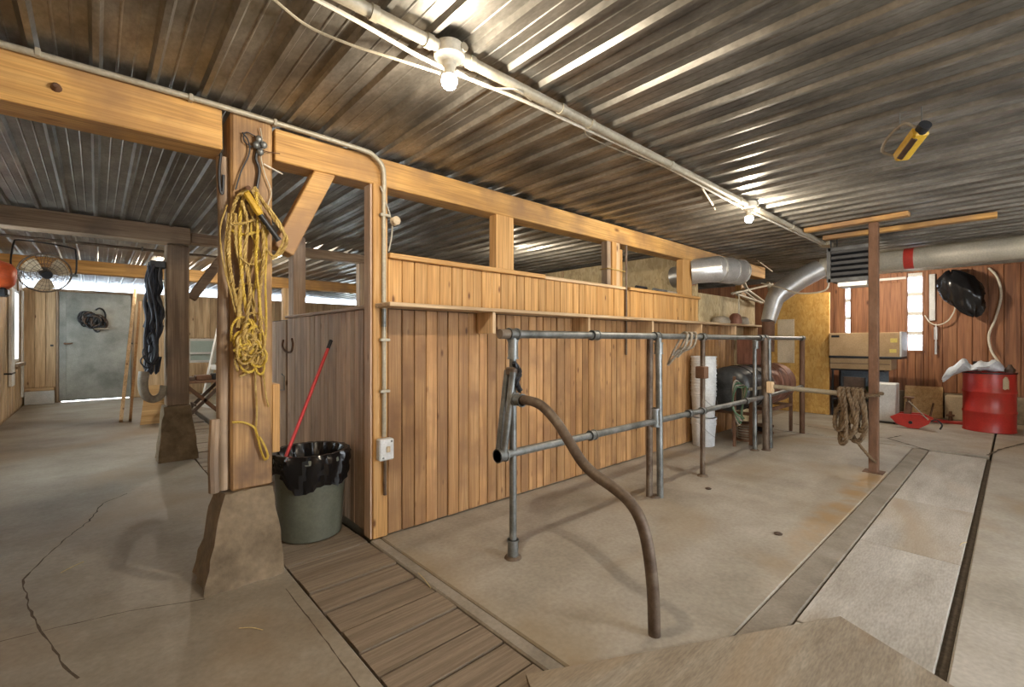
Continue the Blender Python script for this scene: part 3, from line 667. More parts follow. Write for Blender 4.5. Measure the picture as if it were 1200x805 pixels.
# ================================================================== ELECTRICS
def wire(name, pts, r, mat, label, cat, n=6, parent=None, sm=8):
    o = MB().tube(spline(pts, sm), r, n).build(name, mat, parent, True)
    return tag(o, label, cat) if label else o
YC = 1.64
cond = thing('ceiling_conduit', 'beige electrical conduit running along the ceiling between bulbs', 'conduit', (1.1, YC, 2.6))
MB().cyl((XL+.05, YC, 2.598), (7.0, YC, 2.598), .025, 14).build('conduit_tube', M['conduit'], cond, True)
for X in (.78, 1.02, 1.24, 1.85, 2.1, 3.0, 4.2, 4.62, 5.6): MB().cyl((X-.015, YC, 2.598), (X+.015, YC, 2.598), .030, 14).build('conduit_clip', M['conduit'], cond, True)
MB().tube(spline([(XL+.1, YC+.05, 2.585), (0.5, YC+.055, 2.585), (1.1, YC+.085, 2.575), (1.7, YC+.045, 2.578), (3, YC+.03, 2.59), (4.3, YC+.04, 2.575), (6.9, YC+.03, 2.585)], 10), .009, 6).build('white_cable', M['cable'], cond, True)
MB().box(6.85, 7.05, YC-.06, YC+.06, 2.57, 2.622, .005).build('junction_box', M['conduit'], cond)
def bulb(name, loc, label, power=1.0):
    x, y, z = loc
    f = thing(name, label, 'light bulb', (x, y, 2.55), 'bare bulbs along the ceiling')
    MB().lathe([(.062, .05), (.068, .035), (.065, .0), (.05, -.012), (.03, -.02)], (x, y, 2.572), 20).build('junction_box', M['porc'], f, True)
    MB().cyl((x+.03, y-.07, 2.60), (x+.03, y-.04, 2.60), .018, 10).build('box_plug', M['conduit'], f, True)
    MB().lathe([(.030, 0), (.030, -.02), (.024, -.025), (.024, -.045)], (x, y, 2.555), 16).build('socket', M['porc'], f, True)
    MB().lathe([(.018, .062), (.020, .05), (.029, .022), (.031, .014)], (x, y, z), 20).build('collar', M['porc'], f, True)
    prof = [(.031, .0139), (.034, .0), (.0335, -.014), (.027, -.029), (.015, -.038), (.004, -.040)]
    MB().lathe(prof, (x, y, z), 20).build('bulb', M['bulb'], f, True)
    L = bpy.data.lights.new('bulb_light', 'POINT'); L.energy = BULB_W*power; L.color = BULB_COL; L.shadow_soft_size = .026
    lo = bpy.data.objects.new('bulb_light', L); C.objects.link(lo); lo.location = (0, 0, z-.006-2.55); lo.parent = f
bulb('ceiling_bulb', (1.125, YC, 2.475), 'bare lit bulb on the ceiling conduit nearest the rope post')
bulb('ceiling_bulb', (4.42, YC, 2.475), 'bare lit bulb on the ceiling conduit farther off above the railing')
bulb('ceiling_bulb', (1.72, 8.05, 2.475), 'bare lit bulb in the left aisle hidden behind the rope post', 1.3)
bulb('ceiling_bulb', (4.26, 4.8, 2.475), 'added fill bulb inside the stall room hidden behind the wide post', .8)  # unseen bulb added to brighten the stall room
bulb('ceiling_bulb', (.95, 11.5, 2.475), 'added fill bulb near the far door hidden behind the straps')  # extra unseen bulb, put in to lift the far aisle
bulb('ceiling_bulb', (9.6, 1.63, 2.475), 'added fill bulb at the right end hidden behind the steel post', 1.7)  # added out of sight to light the right end
for i, X in enumerate((-.4, 3.2, 6.8)):  # unseen row of bulbs added behind the camera as fill
    bulb('ceiling_bulb', (X, -1.7, 2.475), ['added fill bulb behind the viewer near the left wall', 'added fill bulb behind the viewer inside the doorway', 'added fill bulb behind the viewer towards the drum'][i], (1.1, .5, .6)[i])
# ceiling cables
wire('loose_cable', [G(318, -3, 2.625), G(360, 30, 2.60), G(410, 52, 2.57), G(460, 68, 2.55), G(516, 86, 2.535)], .006, M['conduit'], 'tan cable drooping across the ceiling to the nearest bulb', 'cable')
wire('loose_cable', [(1.16, YC-.0, 2.535), G(570, 102, 2.55), G(605, 105, 2.57), (1.65, YC+.03, 2.585)], .004, M['cable'], 'white cable from nearest bulb back to the conduit', 'cable')
wire('loose_cable', [(3.62, 1.70, 2.585), PY(838, 245, 2.0), PY(850, 268, 2.3), PY(868, 290, 2.6), PY(885, 303, 2.75), PY(905, 318, 2.85)], .008, M['cable'], 'white cable sagging from conduit towards the silver ducts', 'cable')
wire('loose_cable', [(2.1, YC+.03, 2.59), G(690, 160, 2.58), G(730, 178, 2.60), (3.0, YC+.04, 2.59)], .004, M['conduit'], 'thin tan cable looping under the conduit past the bulb', 'cable')
# conduit on the beam and down to the switch box
bc = thing('beam_conduit', 'beige conduit along the beam bending down to a grey outlet box', 'conduit', (1.45, 2.87, .6))
yb = 2.868
pt = [(XL+.02, yb, 2.585), (.3, yb, 2.61), (.9, yb, 2.608), (1.28, yb, 2.60), (1.36, yb, 2.585), (1.425, yb+.0, 2.53), (1.447, yb+.02, 2.44), (1.45, yb+.03, 2.30), (1.45, yb+.03, 1.60), (1.452, yb+.03, .70)]
MB().tube(spline(pt, 8), .0155, 10).build('conduit_tube', M['conduit'], bc, True)
for z in (2.2, 1.35, 1.0): B(1.42, 1.49, yb+.012, yb+.045, z, z+.02, .003).build('strap_clip', M['conduit'], bc)
for x in (.35, -.2, .75): B(x, x+.02, yb-.02, yb+.02, 2.59, 2.625, .003).build('strap_clip', M['conduit'], bc)
MB().cyl((1.451, yb+.03, 1.45), (1.451, yb+.03, 1.57), .0175, 10).build('sleeve', M['pipe'], bc, True)
ob = B(1.40, 1.505, yb-.015, yb+.045, .545, .69, .008).build('outlet_box', M['whitegrey'], bc)
MB().box(1.445, 1.475, yb-.022, yb-.015, .60, .64, .003).build('cover_spot', M['paper'], ob)
for x, z in ((1.425, .565), (1.485, .672)): MB().cyl((x, yb-.02, z), (x, yb-.014, z), .006, 8).build('screw', M['pipe'], ob, True)
MB().cyl((1.46, yb+.03, .30), (1.46, yb+.03, .546), .012, 8).build('stub', M['piperust'], bc, True)
wire('wall_cable', [(1.42, 2.885, 2.40), (1.51, 2.91, 2.2), (1.515, 2.905, 2.1), (1.49, 2.905, 1.97)], .005, M['conduit'], 'thin loose cable beside the corner post conduit', 'cable')
# knob insulator
tag(MB().lathe([(.012, 0), (.03, .01), (.02, .03), (.03, .05), (.012, .06)], (1.525, 2.905, 2.18), 14, (0, -1, 0)).build('insulator', M['paper'], smooth=True), 'small tan knob insulator on the corner post', 'insulator')
# small cable down the bundled post
tag(MB().cyl((4.36, YW-.02, 1.2), (4.36, YW-.02, 2.42), .012, 8).build('post_conduit', M['piperust'], smooth=True), 'thin dark conduit beside the bundled post', 'conduit')

# ================================================================== ROPES on the post
rnd = random.Random(5)
ry = 2.885
def rp_pt(x, y, dy=0.0): return PY(x, y, ry-dy)
hk = thing('hanging_ropes', 'tangle of yellow ropes hanging in loops on the timber post', 'rope', (.63, 2.87, 1.1))
strands = [
    ([(292, 222), (278, 232), (270, 262), (268, 300), (274, 340), (282, 372)], 'rope', .010),
    ([(292, 220), (283, 240), (281, 280), (284, 330), (290, 372), (296, 385)], 'ropey', .009),
    ([(298, 219), (310, 240), (325, 262), (336, 280), (330, 295), (318, 303)], 'rope', .010),
    ([(296, 222), (306, 250), (309, 300), (304, 350), (306, 390)], 'rope', .009),
    ([(290, 224), (296, 250), (298, 290), (292, 330), (298, 370)], 'rope', .007),
    ([(272, 270), (285, 275), (300, 272), (312, 268)], 'ropey', .008),
    ([(270, 262), (284, 262), (302, 258), (314, 272), (308, 280)], 'rope', .007),
    ([(300, 225), (302, 260), (300, 310), (304, 350), (306, 380)], 'ropey', .0075),
    ([(268, 250), (264, 290), (268, 330), (276, 365), (282, 380)], 'rope', .006),
    ([(285, 230), (287, 270), (286, 310), (280, 350), (284, 380)], 'rope', .008),
    ([(305, 240), (312, 280), (311, 330), (312, 380), (309, 420)], 'ropey', .006),
    ([(280, 300), (292, 310), (303, 306), (310, 300)], 'rope', .006),
    ([(276, 340), (290, 332), (303, 338)], 'rope', .006),
    ([(266, 240), (258, 270), (262, 310), (272, 350)], 'rope', .004),
    ([(295, 222), (320, 250), (333, 275), (322, 300), (310, 290)], 'rope', .007),
    ([(283, 235), (290, 262), (287, 300), (293, 340), (288, 378)], 'rope', .009),
    ([(302, 230), (294, 270), (305, 300), (297, 345), (300, 378)], 'ropey', .006),
    ([(275, 250), (277, 290), (283, 320), (281, 360), (279, 384)], 'rope', .010),
    ([(290, 240), (303, 280), (290, 320), (300, 360)], 'rope', .006),
]
for k, (pts, m, r) in enumerate(strands):
    dy = .018+.009*(k % 4)
    MB().rope([rp_pt(x, y, dy+rnd.uniform(-.004, .01)) for x, y in pts], r*1.15, 3, 5.5, n=4).build('strand', M[m], hk, True)
# tangled ball
for k in range(26):
    cx = rnd.uniform(283, 303); cy = rnd.uniform(385, 420); pts = []
    a0 = rnd.uniform(0, 6.28); ra = rnd.uniform(6, 15); rb = rnd.uniform(10, 24); tl = rnd.uniform(-.6, .6)
    for j in range(8):
        a = a0+j*.82; px_ = ra*math.cos(a); py_ = rb*math.sin(a)
        x = cx+px_*math.cos(tl)-py_*math.sin(tl)*.5; y = cy+px_*math.sin(tl)*.5+py_*math.cos(tl)
        pts.append(rp_pt(min(max(x, 271), 316), min(max(y, 365), 438), .02+.05*rnd.random()))
    MB().rope(pts, .0075, 3, 5.5, n=4).build('tangle_strand', M['ropey'] if k % 3 == 0 else M['rope'], hk, True)
for pts, r in (([(300, 400), (299, 440), (301, 480), (300, 505), (303, 515)], .006), ([(308, 400), (309, 440), (312, 465), (315, 477)], .005), ([(290, 425), (294, 430), (288, 438), (281, 441)], .006)):
    MB().rope([rp_pt(x, y, .012) for x, y in pts], r*1.1, 3, 5.5, n=4).build('trailing_strand', M['rope'], hk, True)
MB().rope([rp_pt(272, 495, .008), rp_pt(285, 495, .012), rp_pt(297, 500, .014), rp_pt(301, 508, .02), rp_pt(305, 525, .014), rp_pt(310, 538, .014), rp_pt(314, 534, .014), rp_pt(310, 522, .016), rp_pt(304, 512, .02)], .007, 3, 5.5, n=4).build('knotted_loop', M['ropey'], hk, True)
MB().cyl(rp_pt(291, 220, -.01), rp_pt(291, 220, .075), .012, 10).build('spike', M['rust'], hk, True)
MB().box(.60, .67, 2.86, 2.895, 2.13, 2.175, .008).build('cleat', M['rust'], hk)
# yellow and black tool tucked in the ropes
tl = thing('prod_tool', 'yellow and black handled tool tucked into the hanging ropes', 'tool', (.66, 2.81, 2.0))
a = rp_pt(288, 225, .075); b = rp_pt(305, 252, .085); c = rp_pt(327, 282, .085)
MB().beam(a, b, .03, .034, .008).build('yellow_grip', M['yellow'], tl)
MB().cyl(b, c, .0145, 12).cyl(b.lerp(c, .45), b.lerp(c, .5), .017, 12).cyl(b.lerp(c, .9), c, .017, 12).build('black_shaft', M['blackm'], tl, True)
# wires and bits at the post head
pw = thing('wire_bundle', 'thin twisted wires and clips near the top of the rope post', 'wire', (.63, 2.87, 2.3))
for pts, r, m in (([(284, 155), (291, 165), (292, 180), (283, 200), (276, 222)], .004, 'blackm'), ([(304, 170), (300, 185), (304, 200), (301, 222)], .008, 'blackm'),
                  ([(305, 150), (308, 170), (306, 185), (311, 205), (318, 225), (314, 240)], .003, 'conduit'), ([(300, 160), (288, 155), (286, 165), (296, 172), (304, 168)], .0035, 'blackm'),
                  ([(309, 192), (320, 198), (331, 204)], .004, 'cable'), ([(306, 175), (314, 178), (328, 180)], .003, 'rust')):
    MB().tube(spline([rp_pt(x, y, .012) for x, y in pts], 6), r, 6).build('wire', M[m], pw, True)
for x, y in ((303, 163), (309, 170), (305, 178), (300, 170)):
    MB().lathe([(.006, -.02), (.016, -.012), (.02, 0), (.016, .012), (.006, .02)], rp_pt(x, y, .02), 10).build('clip', M['pipe'], pw, True)
# hanging iron hooks on grey side
tag(MB().tube(spline([PY(259, 180, 2.93), PY(257, 200, 2.93), PY(258, 222, 2.93), PY(261, 226, 2.93), PY(262, 205, 2.93)], 5), .007, 6).build('iron_hook', M['blackm'], smooth=True), 'long black iron hook hanging on the grey side of the rope post', 'hook')
tag(MB().lathe([(.02, 0), (.016, .02), (.008, .03)], PY(66, 103, 2.89), 10, (0, -1, 0)).build('rusty_bolt', M['rust'], smooth=True), 'small rusty knob screwed into the left beam', 'knob')
# ================================================================== BIN and broom
bx, by = 1.125, 3.36
bn = thing('rubbish_bin', 'grey green plastic rubbish bin lined with a black bag', 'bin', (bx, by, 0))
MB().lathe([(.0, .004), (.196, .0), (.205, .008), (.238, .52), (.25, .53), (.25, .56), (.232, .56), (.222, .5), (.195, .02), (.0, .015)], (bx, by, 0), 40, close_ends=False).build('body', M['can'], bn, True)
def bag(b, cx, cy, n=72):
    rr = random.Random(2); vs = []; fs = []
    drop = [.17+.05*math.sin(2*math.pi*k/n*2+5.0)+.035*math.sin(2*math.pi*k/n*5)+rr.uniform(-.008, .008) for k in range(n)]
    rings = 14
    for i in range(rings):
        t = i/(rings-1)
        for k in range(n):
            a = 2*math.pi*k/n; fold = (.006*math.sin(a*17+i*.7)+.006*math.sin(a*29+i*1.3))
            if t < .45:     # inside, going down
                u = 1-t/.45; r = .215-.06*u+fold*1.3; z = .585-.30*u+.012*math.sin(a*9)*(1-u)
            elif t < .6:
                u = (t-.45)/.15; r = .218+.042*math.sin(u*math.pi/2)+fold; z = .585+.012*math.sin(u*math.pi)-.012*u
            else:
                u = (t-.6)/.4; r = .262+.008*math.sin(a*7)+fold*1.3-.012*u; z = .573-drop[k]*u
            vs.append((cx+r*math.cos(a), cy+r*math.sin(a), z))
    for i in range(rings-1):
        for k in range(n):
            l = (k+1) % n; fs.append((i*n+k, i*n+l, (i+1)*n+l, (i+1)*n+k))
    fs.append(tuple(range(n)))
    return b.add(vs, fs)
bag(MB(), bx, by).build('liner_bag', M['blackp'], bn, True)
h1 = PX(388, 399, 1.375); h0 = Vector((1.10, 3.30, .33)); lo = PY(342, 517, 3.42)
brm = thing('broom_handle', 'red broom handle with black tip leaning in the bin against boards', 'broom', lo)
low = h1+(lo-h1)*1.22
MB().cyl(low, h1.lerp(low, .06), .0125, 10).build('handle', M['redh'], brm, True)
MB().cyl(h1.lerp(low, .075), h1, .0145, 10).build('grip', M['blackm'], brm, True)
# hooks on the end wall
tag(MB().tube(spline([PX(332, 398, 1.385), PX(331, 406, 1.375), PX(335, 412, 1.37), PX(341, 412, 1.37), PX(343, 404, 1.375), PX(342, 397, 1.385)], 5), .010, 8).build('wall_hook', M['rust'], smooth=True), 'rusty U shaped iron hook on the weathered end wall', 'hook')
tag(MB().tube([PX(330, 438, 1.38), PX(333, 441, 1.38), PX(333, 457, 1.38), PX(326, 457, 1.38), PX(318, 452, 1.38)], .005, 6).build('door_latch', M['pipe'], smooth=True), 'thin bent wire latch beside the rope post', 'latch')
# ================================================================== FAN, pipe, orange housing
fp = thing('hanging_pipe', 'thin grey pipe hung under the ceiling of the left aisle', 'pipe', (0, 8.0, 2.6))
MB().cyl((XL, 8.0, 2.598), (1.9, 8.0, 2.605), .018, 10).build('tube', M['piperust'], fp, True)
MB().box(-.31, -.29, 7.98, 8.02, 2.575, 2.64).box(.45, .47, 7.98, 8.02, 2.575, 2.64).build('hanger', M['pipe'], fp)
fc = PY(53, 320, 7.9); R0 = .235
fan = thing('wall_fan', 'round wire cage fan hanging in a black bracket', 'fan', fc)
cage = MB(); ax = Vector((.25, -1, -.38)).normalized(); u = ax.cross(Vector((0, 0, 1))).normalized(); w = u.cross(ax)
def fpt(a, r, d): return fc+(u*math.cos(a)+w*math.sin(a))*r+ax*d
cage.tube([fpt(2*math.pi*k/40, R0, 0) for k in range(40)], .010, 6, closed=True)
for sgn in (1, -1):
    for rr, dd in ((.19, .05), (.14, .075), (.09, .085)):
        cage.tube([fpt(2*math.pi*k/32, rr, dd*sgn) for k in range(32)], .0028, 4, closed=True)
    for k in range(28):
        a = 2*math.pi*k/28; cage.tube([fpt(a, R0, 0), fpt(a, .19, .05*sgn), fpt(a, .12, .08*sgn), fpt(a, .05, .09*sgn)], .0022, 4)
cage.build('cage', M['piperust'], fan, True)
MB().lathe([(.05, -.10), (.055, -.08), (.055, .08), (.045, .10), (.0, .105)], fc, 20, ax).build('motor', M['blackm'], fan, True)
for k in range(3):
    a0 = 2*math.pi*k/3+.5; vs = []
    for i in range(7):
        for j in range(6):
            r = .05+.16*i/6; a = a0+(j/5-.5)*1.15*(1-.25*abs(i/6-.5)); vs.append(fpt(a, r, .035*(j/5-.5)*2))
    fs = [(i*6+j, i*6+j+1, i*6+7+j, i*6+6+j) for i in range(6) for j in range(5)]
    mb = MB().add(vs, fs); mb.add([v+ax*.003 for v in vs], [tuple(reversed(f)) for f in fs]); mb.build('blade', M['paper'], fan, True)
l_, r_ = fpt(math.pi, R0+.03, 0), fpt(0, R0+.03, 0)
if l_.x > r_.x: l_, r_ = r_, l_
tz = 2.575
MB().tube(spline([l_, l_+Vector((-.02, .0, .10)), (l_.x-.01, 7.98, tz-.06), (l_.x+.03, 8.0, tz-.015), (fc.x, 8.0, tz-.02), (r_.x-.03, 8.0, tz-.05), (r_.x+.01, 7.98, tz-.10), r_+Vector((.015, 0, .08)), r_], 5), .009, 8).build('bracket', M['blackm'], fan, True)
MB().cyl(l_-Vector((.03, 0, 0)), l_+Vector((.05, 0, 0)), .018, 10).cyl(r_-Vector((.05, 0, 0)), r_+Vector((.03, 0, 0)), .018, 10).build('pivot', M['pipe'], fan, True)
oc = PY(-14, 321, 6.9)
oh = thing('orange_heater', 'orange rounded heater housing hanging at the left edge', 'heater', oc)
MB().lathe([(.0, -.42), (.12, -.42), (.155, -.38), (.16, 0), (.155, .06), (.13, .15), (.08, .19), (.0, .20)], oc, 24, (1, 0.05, -.1)).build('housing', M['orange'], oh, True)
MB().lathe([(.161, -.02), (.164, -.02), (.164, .0), (.161, .0)], oc, 24, (1, .05, -.1)).build('trim_band', M['whitegrey'], oh, True)
MB().box(oc.x-.40, oc.x+.14, oc.y-.10, oc.y+.10, oc.z-.22, oc.z-.135, .02).build('underside', M['blackm'], oh)
MB().cyl(oc+Vector((-.05, 0, .12)), oc+Vector((-.05, 0, ZC-.02-oc.z)), .008, 8).cyl(oc+Vector((-.3, 0, .12)), oc+Vector((-.3, 0, ZC-.02-oc.z)), .008, 8).build('hanger', M['blackm'], oh, True)
# bits on the left wall
tag(MB().box(XL, XL+.05, 11.9, 12.25, .55, 2.3, .008).build('trim_1', M['white']), 'white painted upright board beside the left window', 'trim', kind='structure')
tag(MB().box(XL, XL+.09, 12.3, 13.5, .87, .94, .008).build('trim_2', OLDT['y']), 'brown sill under the left wall window', 'trim', kind='structure')
tag(MB().box(XL, XL+.03, YF-.55, YF-.33, .2, 2.4, .006).build('trim_3', M['white']), 'pale upright board in the far left corner', 'trim', kind='structure')
tag(MB().cyl((XL, 11.4, .80), (XL+.10, 11.4, .80), .015, 8).cyl((XL+.09, 11.3, .80), (XL+.09, 11.8, .80), .013, 8).build('gate_bolt', M['blackm'], smooth=True), 'black sliding bolt on the left boarded wall', 'bolt')
# ================================================================== second post: straps, collar, leaning timber
st = thing('strap_bundle', 'bundle of dark navy straps hanging beside the second post', 'straps', (.47, 6.42, 2.2))
rnd = random.Random(8)
for k in range(20):
    x0 = rnd.uniform(.42, .52); y0 = 6.33+rnd.uniform(0, .14); zt = 2.18+rnd.uniform(-.04, .05); zb = rnd.choice([1.05, 1.2, 1.35, 1.0, 1.5])
    pts = [(x0, y0, zt)]
    for j in range(1, 6): pts.append((x0+rnd.uniform(-.04, .03), y0+rnd.uniform(-.03, .03), zt+(zb-zt)*j/6))
    pts += [(x0+rnd.uniform(-.06, .03), y0, zb), (x0+.03, y0+.01, zb+.18)]
    MB().tube(spline(pts, 4), rnd.uniform(.012, .022), 6).build('strap', M['strap'] if k % 5 else M['blackm'], st, True)
MB().box(.43, .575, 6.36, 6.46, 2.16, 2.24, .01).build('peg', M['blackm'], st)
for k in range(3):
    MB().tube(spline([(.45, 6.34, 1.45-.1*k), (.39-.02*k, 6.33, 1.35-.1*k), (.40, 6.33, 1.18-.06*k), (.46, 6.33, 1.10), (.52, 6.33, 1.16)], 5), .007, 6).build('wire_loop', M['blackm'], st, True)
col_pts = [(.385, 6.38, 1.02), (.372, 6.37, .90), (.385, 6.36, .79), (.43, 6.36, .725), (.49, 6.36, .72), (.54, 6.37, .77), (.553, 6.38, .86)]
tag(MB().tube(spline(col_pts, 6), [.050-.016*i/36 for i in range(37)], 12).build('horse_collar', M['leather'], smooth=True), 'grey padded horseshoe collar hanging below the straps', 'collar')
# leaning planks behind the second post
ld = PALEP
tag(MB().beam((.30, 10.0, 0.02), (.56, 11.6, 2.35), .10, .05, .004, up=(1, 0, 0)).build('leaning_plank', PALEP['z']), 'long pale plank leaning left of the second post', 'plank', 'planks leaning in the aisle')
tag(MB().beam((.42, 10.02, 0.02), (.62, 11.4, 2.1), .09, .04, .004, up=(1, 0, 0)).build('leaning_plank', PINE['z']), 'shorter honey plank leaning against the pale one', 'plank', 'planks leaning in the aisle')
tag(MB().prism([(.52, 9.5, 0), (.97, 9.5, 0), (.93, 9.66, .62), (.60, 9.66, .62)], (0, .03, 0)).build('board_offcut', PLYY), 'yellow plywood offcut propped behind the second post', 'board')
# things to the right of the second post
wfm = thing('window_frame', 'old white glazed window frame leaning behind the rope post', 'window frame', (1.75, 10.6, 0))
A0 = Vector((1.63, 11.3, 0.02)); A1 = Vector((1.92, 10.35, 0.02)); up_ = Vector((.35, .18, 1.75)); A0b = A0+up_; A1b = A1+up_
for p, q in ((A0, A1), (A0b, A1b), (A0, A0b), (A1, A1b), (A0.lerp(A0b, .45), A1.lerp(A1b, .45))): MB().beam(p, q, .06, .10, .004).build('frame_rail', M['white'], wfm)
nn = (A1-A0).cross(up_).normalized()*.004
MB().prism([A0, A1, A1b, A0b], nn).build('pane', M['glass'], wfm)
jt = thing('folding_table', 'dark folding sawhorse table with crossed legs behind second post', 'table', (1.25, 9.3, 0))
MB().box(.95, 1.75, 9.0, 9.5, .66, .70, .006).build('table_top', M['rust'], jt)
for (x0, y0, x1) in ((1.0, 9.03, 1.6), (1.0, 9.47, 1.6)):
    MB().beam((x0, y0, .02), (x1, y0, .66), .04, .05).build('leg', M['strapb'], jt); MB().beam((x1+.08, y0, .02), (x0+.05, y0, .66), .04, .05).build('leg', M['rust'], jt)
MB().beam((1.2, 9.05, .3), (1.2, 9.45, .3), .03, .04).build('stretcher', M['strapb'], jt)
for k, (x, m) in enumerate(((.98, 'strapb'), (1.22, 'rust'), (1.46, 'blackm'))):
    tag(MB().box(x, x+.22, 9.08+k*.05, 9.40, .702+.0*k, .76+.02*k, .01).build('tool_box', M[m]), ['dark brown box on the folding table near the second post', 'rust red box in the middle of the folding table', 'black box at the far side of the folding table'][k], 'box', 'boxes on the folding table')

# ================================================================== HANGING WORK LAMP (yellow)
A = G(1055, 185, 2.42); Bp = G(1080, 152, 2.50)
wk = thing('work_lamp', 'yellow work lamp with wire handle hanging from the ceiling', 'work lamp', A.lerp(Bp, .5))
d = (Bp-A).normalized(); side = d.cross(Vector((0, 0, 1))).normalized(); dn = side.cross(d)
MB().beam(A, Bp, .075, .06, .010).build('housing', M['yellow'], wk)
cA = A.lerp(Bp, .12)-FW*.0; nrm = (Vector((0, 0, H))-A).normalized()
nrm = (nrm-d*nrm.dot(d)).normalized()
s2 = d.cross(nrm)
MB().beam(A.lerp(Bp, .12)+nrm*.037+s2*.0, A.lerp(Bp, .85)+nrm*.037, .03, .012, .003, up=tuple(nrm)).build('lens_slot', M['strapb'], wk)
ls = -s2 if (-s2).dot(RT) < 0 else s2
MB().tube(spline([A+ls*.03, A+ls*.10, A.lerp(Bp, .5)+ls*.115, Bp+ls*.09, Bp+ls*.03], 4), .008, 8).build('handle', M['leather'], wk, True)
MB().cyl(Bp-d*.01, Bp+d*.035, .03, 14).build('end_cap', M['blackm'], wk, True)
MB().cyl(Bp+Vector((0, 0, .0)), (Bp.x, Bp.y, ZC-.01), .003, 6).cyl(A.lerp(Bp, .8)+ls*.09, A.lerp(Bp, .8)+ls*.09+Vector((0, 0, ZC-.01-(A.lerp(Bp, .8)+ls*.09).z)), .003, 6).build('hanging_wire', M['pipe'], wk, True)

# ================================================================== DUCTS
ld_ = thing('long_duct', 'long beige round duct hung below the ceiling at right', 'duct', (8.0, .5, 2.3))
MB().cyl((8.0, 1.95, 2.45), (8.0, YB+.3, 2.45), .135, 28).build('duct_tube', M['ductp'], ld_, True)
for y in (1.9, -1.2): MB().cyl((8.0, y, 2.45), (8.0, y-.03, 2.45), .14, 28).build('seam_ring', M['ductp'], ld_, True)
p = PX(1065, 304, 7.86)
MB().lathe([(.1365, 0), (.1375, 0), (.1375, -.10), (.1365, -.10)], (8.0, p.y+.06, 2.45), 28, (0, 1, 0)).build('red_tape', M['tape'], ld_, True)
sd = thing('stove_duct', 'silver duct elbow rising from the stove flue to the heater', 'duct', (7.5, 2.4, 1.8))
q0 = PY(900, 372, 2.47); q1 = PY(907, 338, 2.45)
e0 = Vector((7.42, 2.48, 1.645)); e1_ = Vector((7.55, 2.44, 2.03)); e2_ = Vector((7.80, 2.18, 2.28)); e3 = Vector((7.95, 1.965, 2.43))
MB().tube([e0, e1_-Vector((0, 0, .06)), e1_+(e2_-e1_)*.16, e2_, e3], [.10, .125, .15, .15, .145], 24).build('elbow_tube', M['ductm'], sd, True)
MB().tube([e3.lerp(e2_, .18), e3.lerp(e2_, .08)], .145, 24).build('joint_ring', M['ductm'], sd, True)
sd2 = thing('wall_duct', 'shiny silver duct elbow poking through the partition opening', 'duct', (6.3, 2.8, 2.3))
g0 = Vector((6.05, 3.25, 2.25)); g1 = Vector((6.04, 2.95, 2.28)); g2 = Vector((6.16, 2.70, 2.32)); g3 = Vector((6.62, 2.58, 2.31))
MB().tube([g0, g1], .15, 26).build('inlet_tube', M['ductm'], sd2, True)
MB().tube([g1+Vector((-.04, .03, .02)), g2, g2.lerp(g3, .4), g3], [.165, .175, .175, .165], 26).build('elbow_tube', M['ductm'], sd2, True)
for t in (.02, .55, .98): MB().tube([g2.lerp(g3, t), g2.lerp(g3, t)+(g3-g2).normalized()*.012], .181, 26).build('seam_ring', M['ductm'], sd2, True)
MB().tube([g1+Vector((.03, .045, -.005)), g1+Vector((.04, .075, -.005))], .1525, 26).build('red_tape', M['tape'], sd2, True)
# ================================================================== HEATER
hx = 6.55
ht = thing('unit_heater', 'dark louvred unit heater hanging beside the steel post', 'heater', (hx, 1.3, 2.0))
y0, y1, z0, z1 = 1.10, 1.52, 2.07, 2.46
MB().box(hx, hx+.38, y0, y1, z0, z1, .006).build('case', M['bluegrey'], ht)
MB().box(hx-.02, hx, y0-.015, y0+.025, z0-.01, z1+.01).box(hx-.02, hx, y1-.025, y1+.015, z0-.01, z1+.01).box(hx-.02, hx, y0, y1, z1-.03, z1+.01).box(hx-.02, hx, y0, y1, z0-.01, z0+.03).build('front_frame', M['stove'], ht)
MB().box(hx-.004, hx-.001, y0+.02, y1-.02, z0+.02, z1-.02).build('front_recess', M['blackm'], ht)
for k in range(5):
    z = z0+.05+k*.065
    MB().beam((hx-.03, y0+.03, z), (hx-.03, y1-.03, z), .045, .006, up=(.5, 0, 1)).build('louvre', M['blackm'], ht)
MB().box(hx+.03, hx+.3, y0+.05, y1-.08, z0-.07, z0-.0, .006).build('lower_tray', M['ductm'], ht)
MB().cyl((hx+.02, y1-.02, z1), (hx+.02, y1-.02, ZC-.02), .007, 6).cyl((hx+.3, y1-.02, z1), (hx+.3, y1-.02, ZC-.02), .007, 6).cyl((hx+.02, y0+.02, z1), (hx+.02, y0+.02, ZC-.02), .007, 6).build('hanger_rod', M['blackm'], ht, True)
wire('loose_cable', [(hx+.1, y1+.01, 2.15), (hx+.1, y1+.06, 1.98), (6.8, 1.9, 1.98), (7.0, 2.2, 2.1), (7.2, 2.5, 2.2)], .010, M['cable'], 'white cable looping from the heater towards the duct', 'cable')

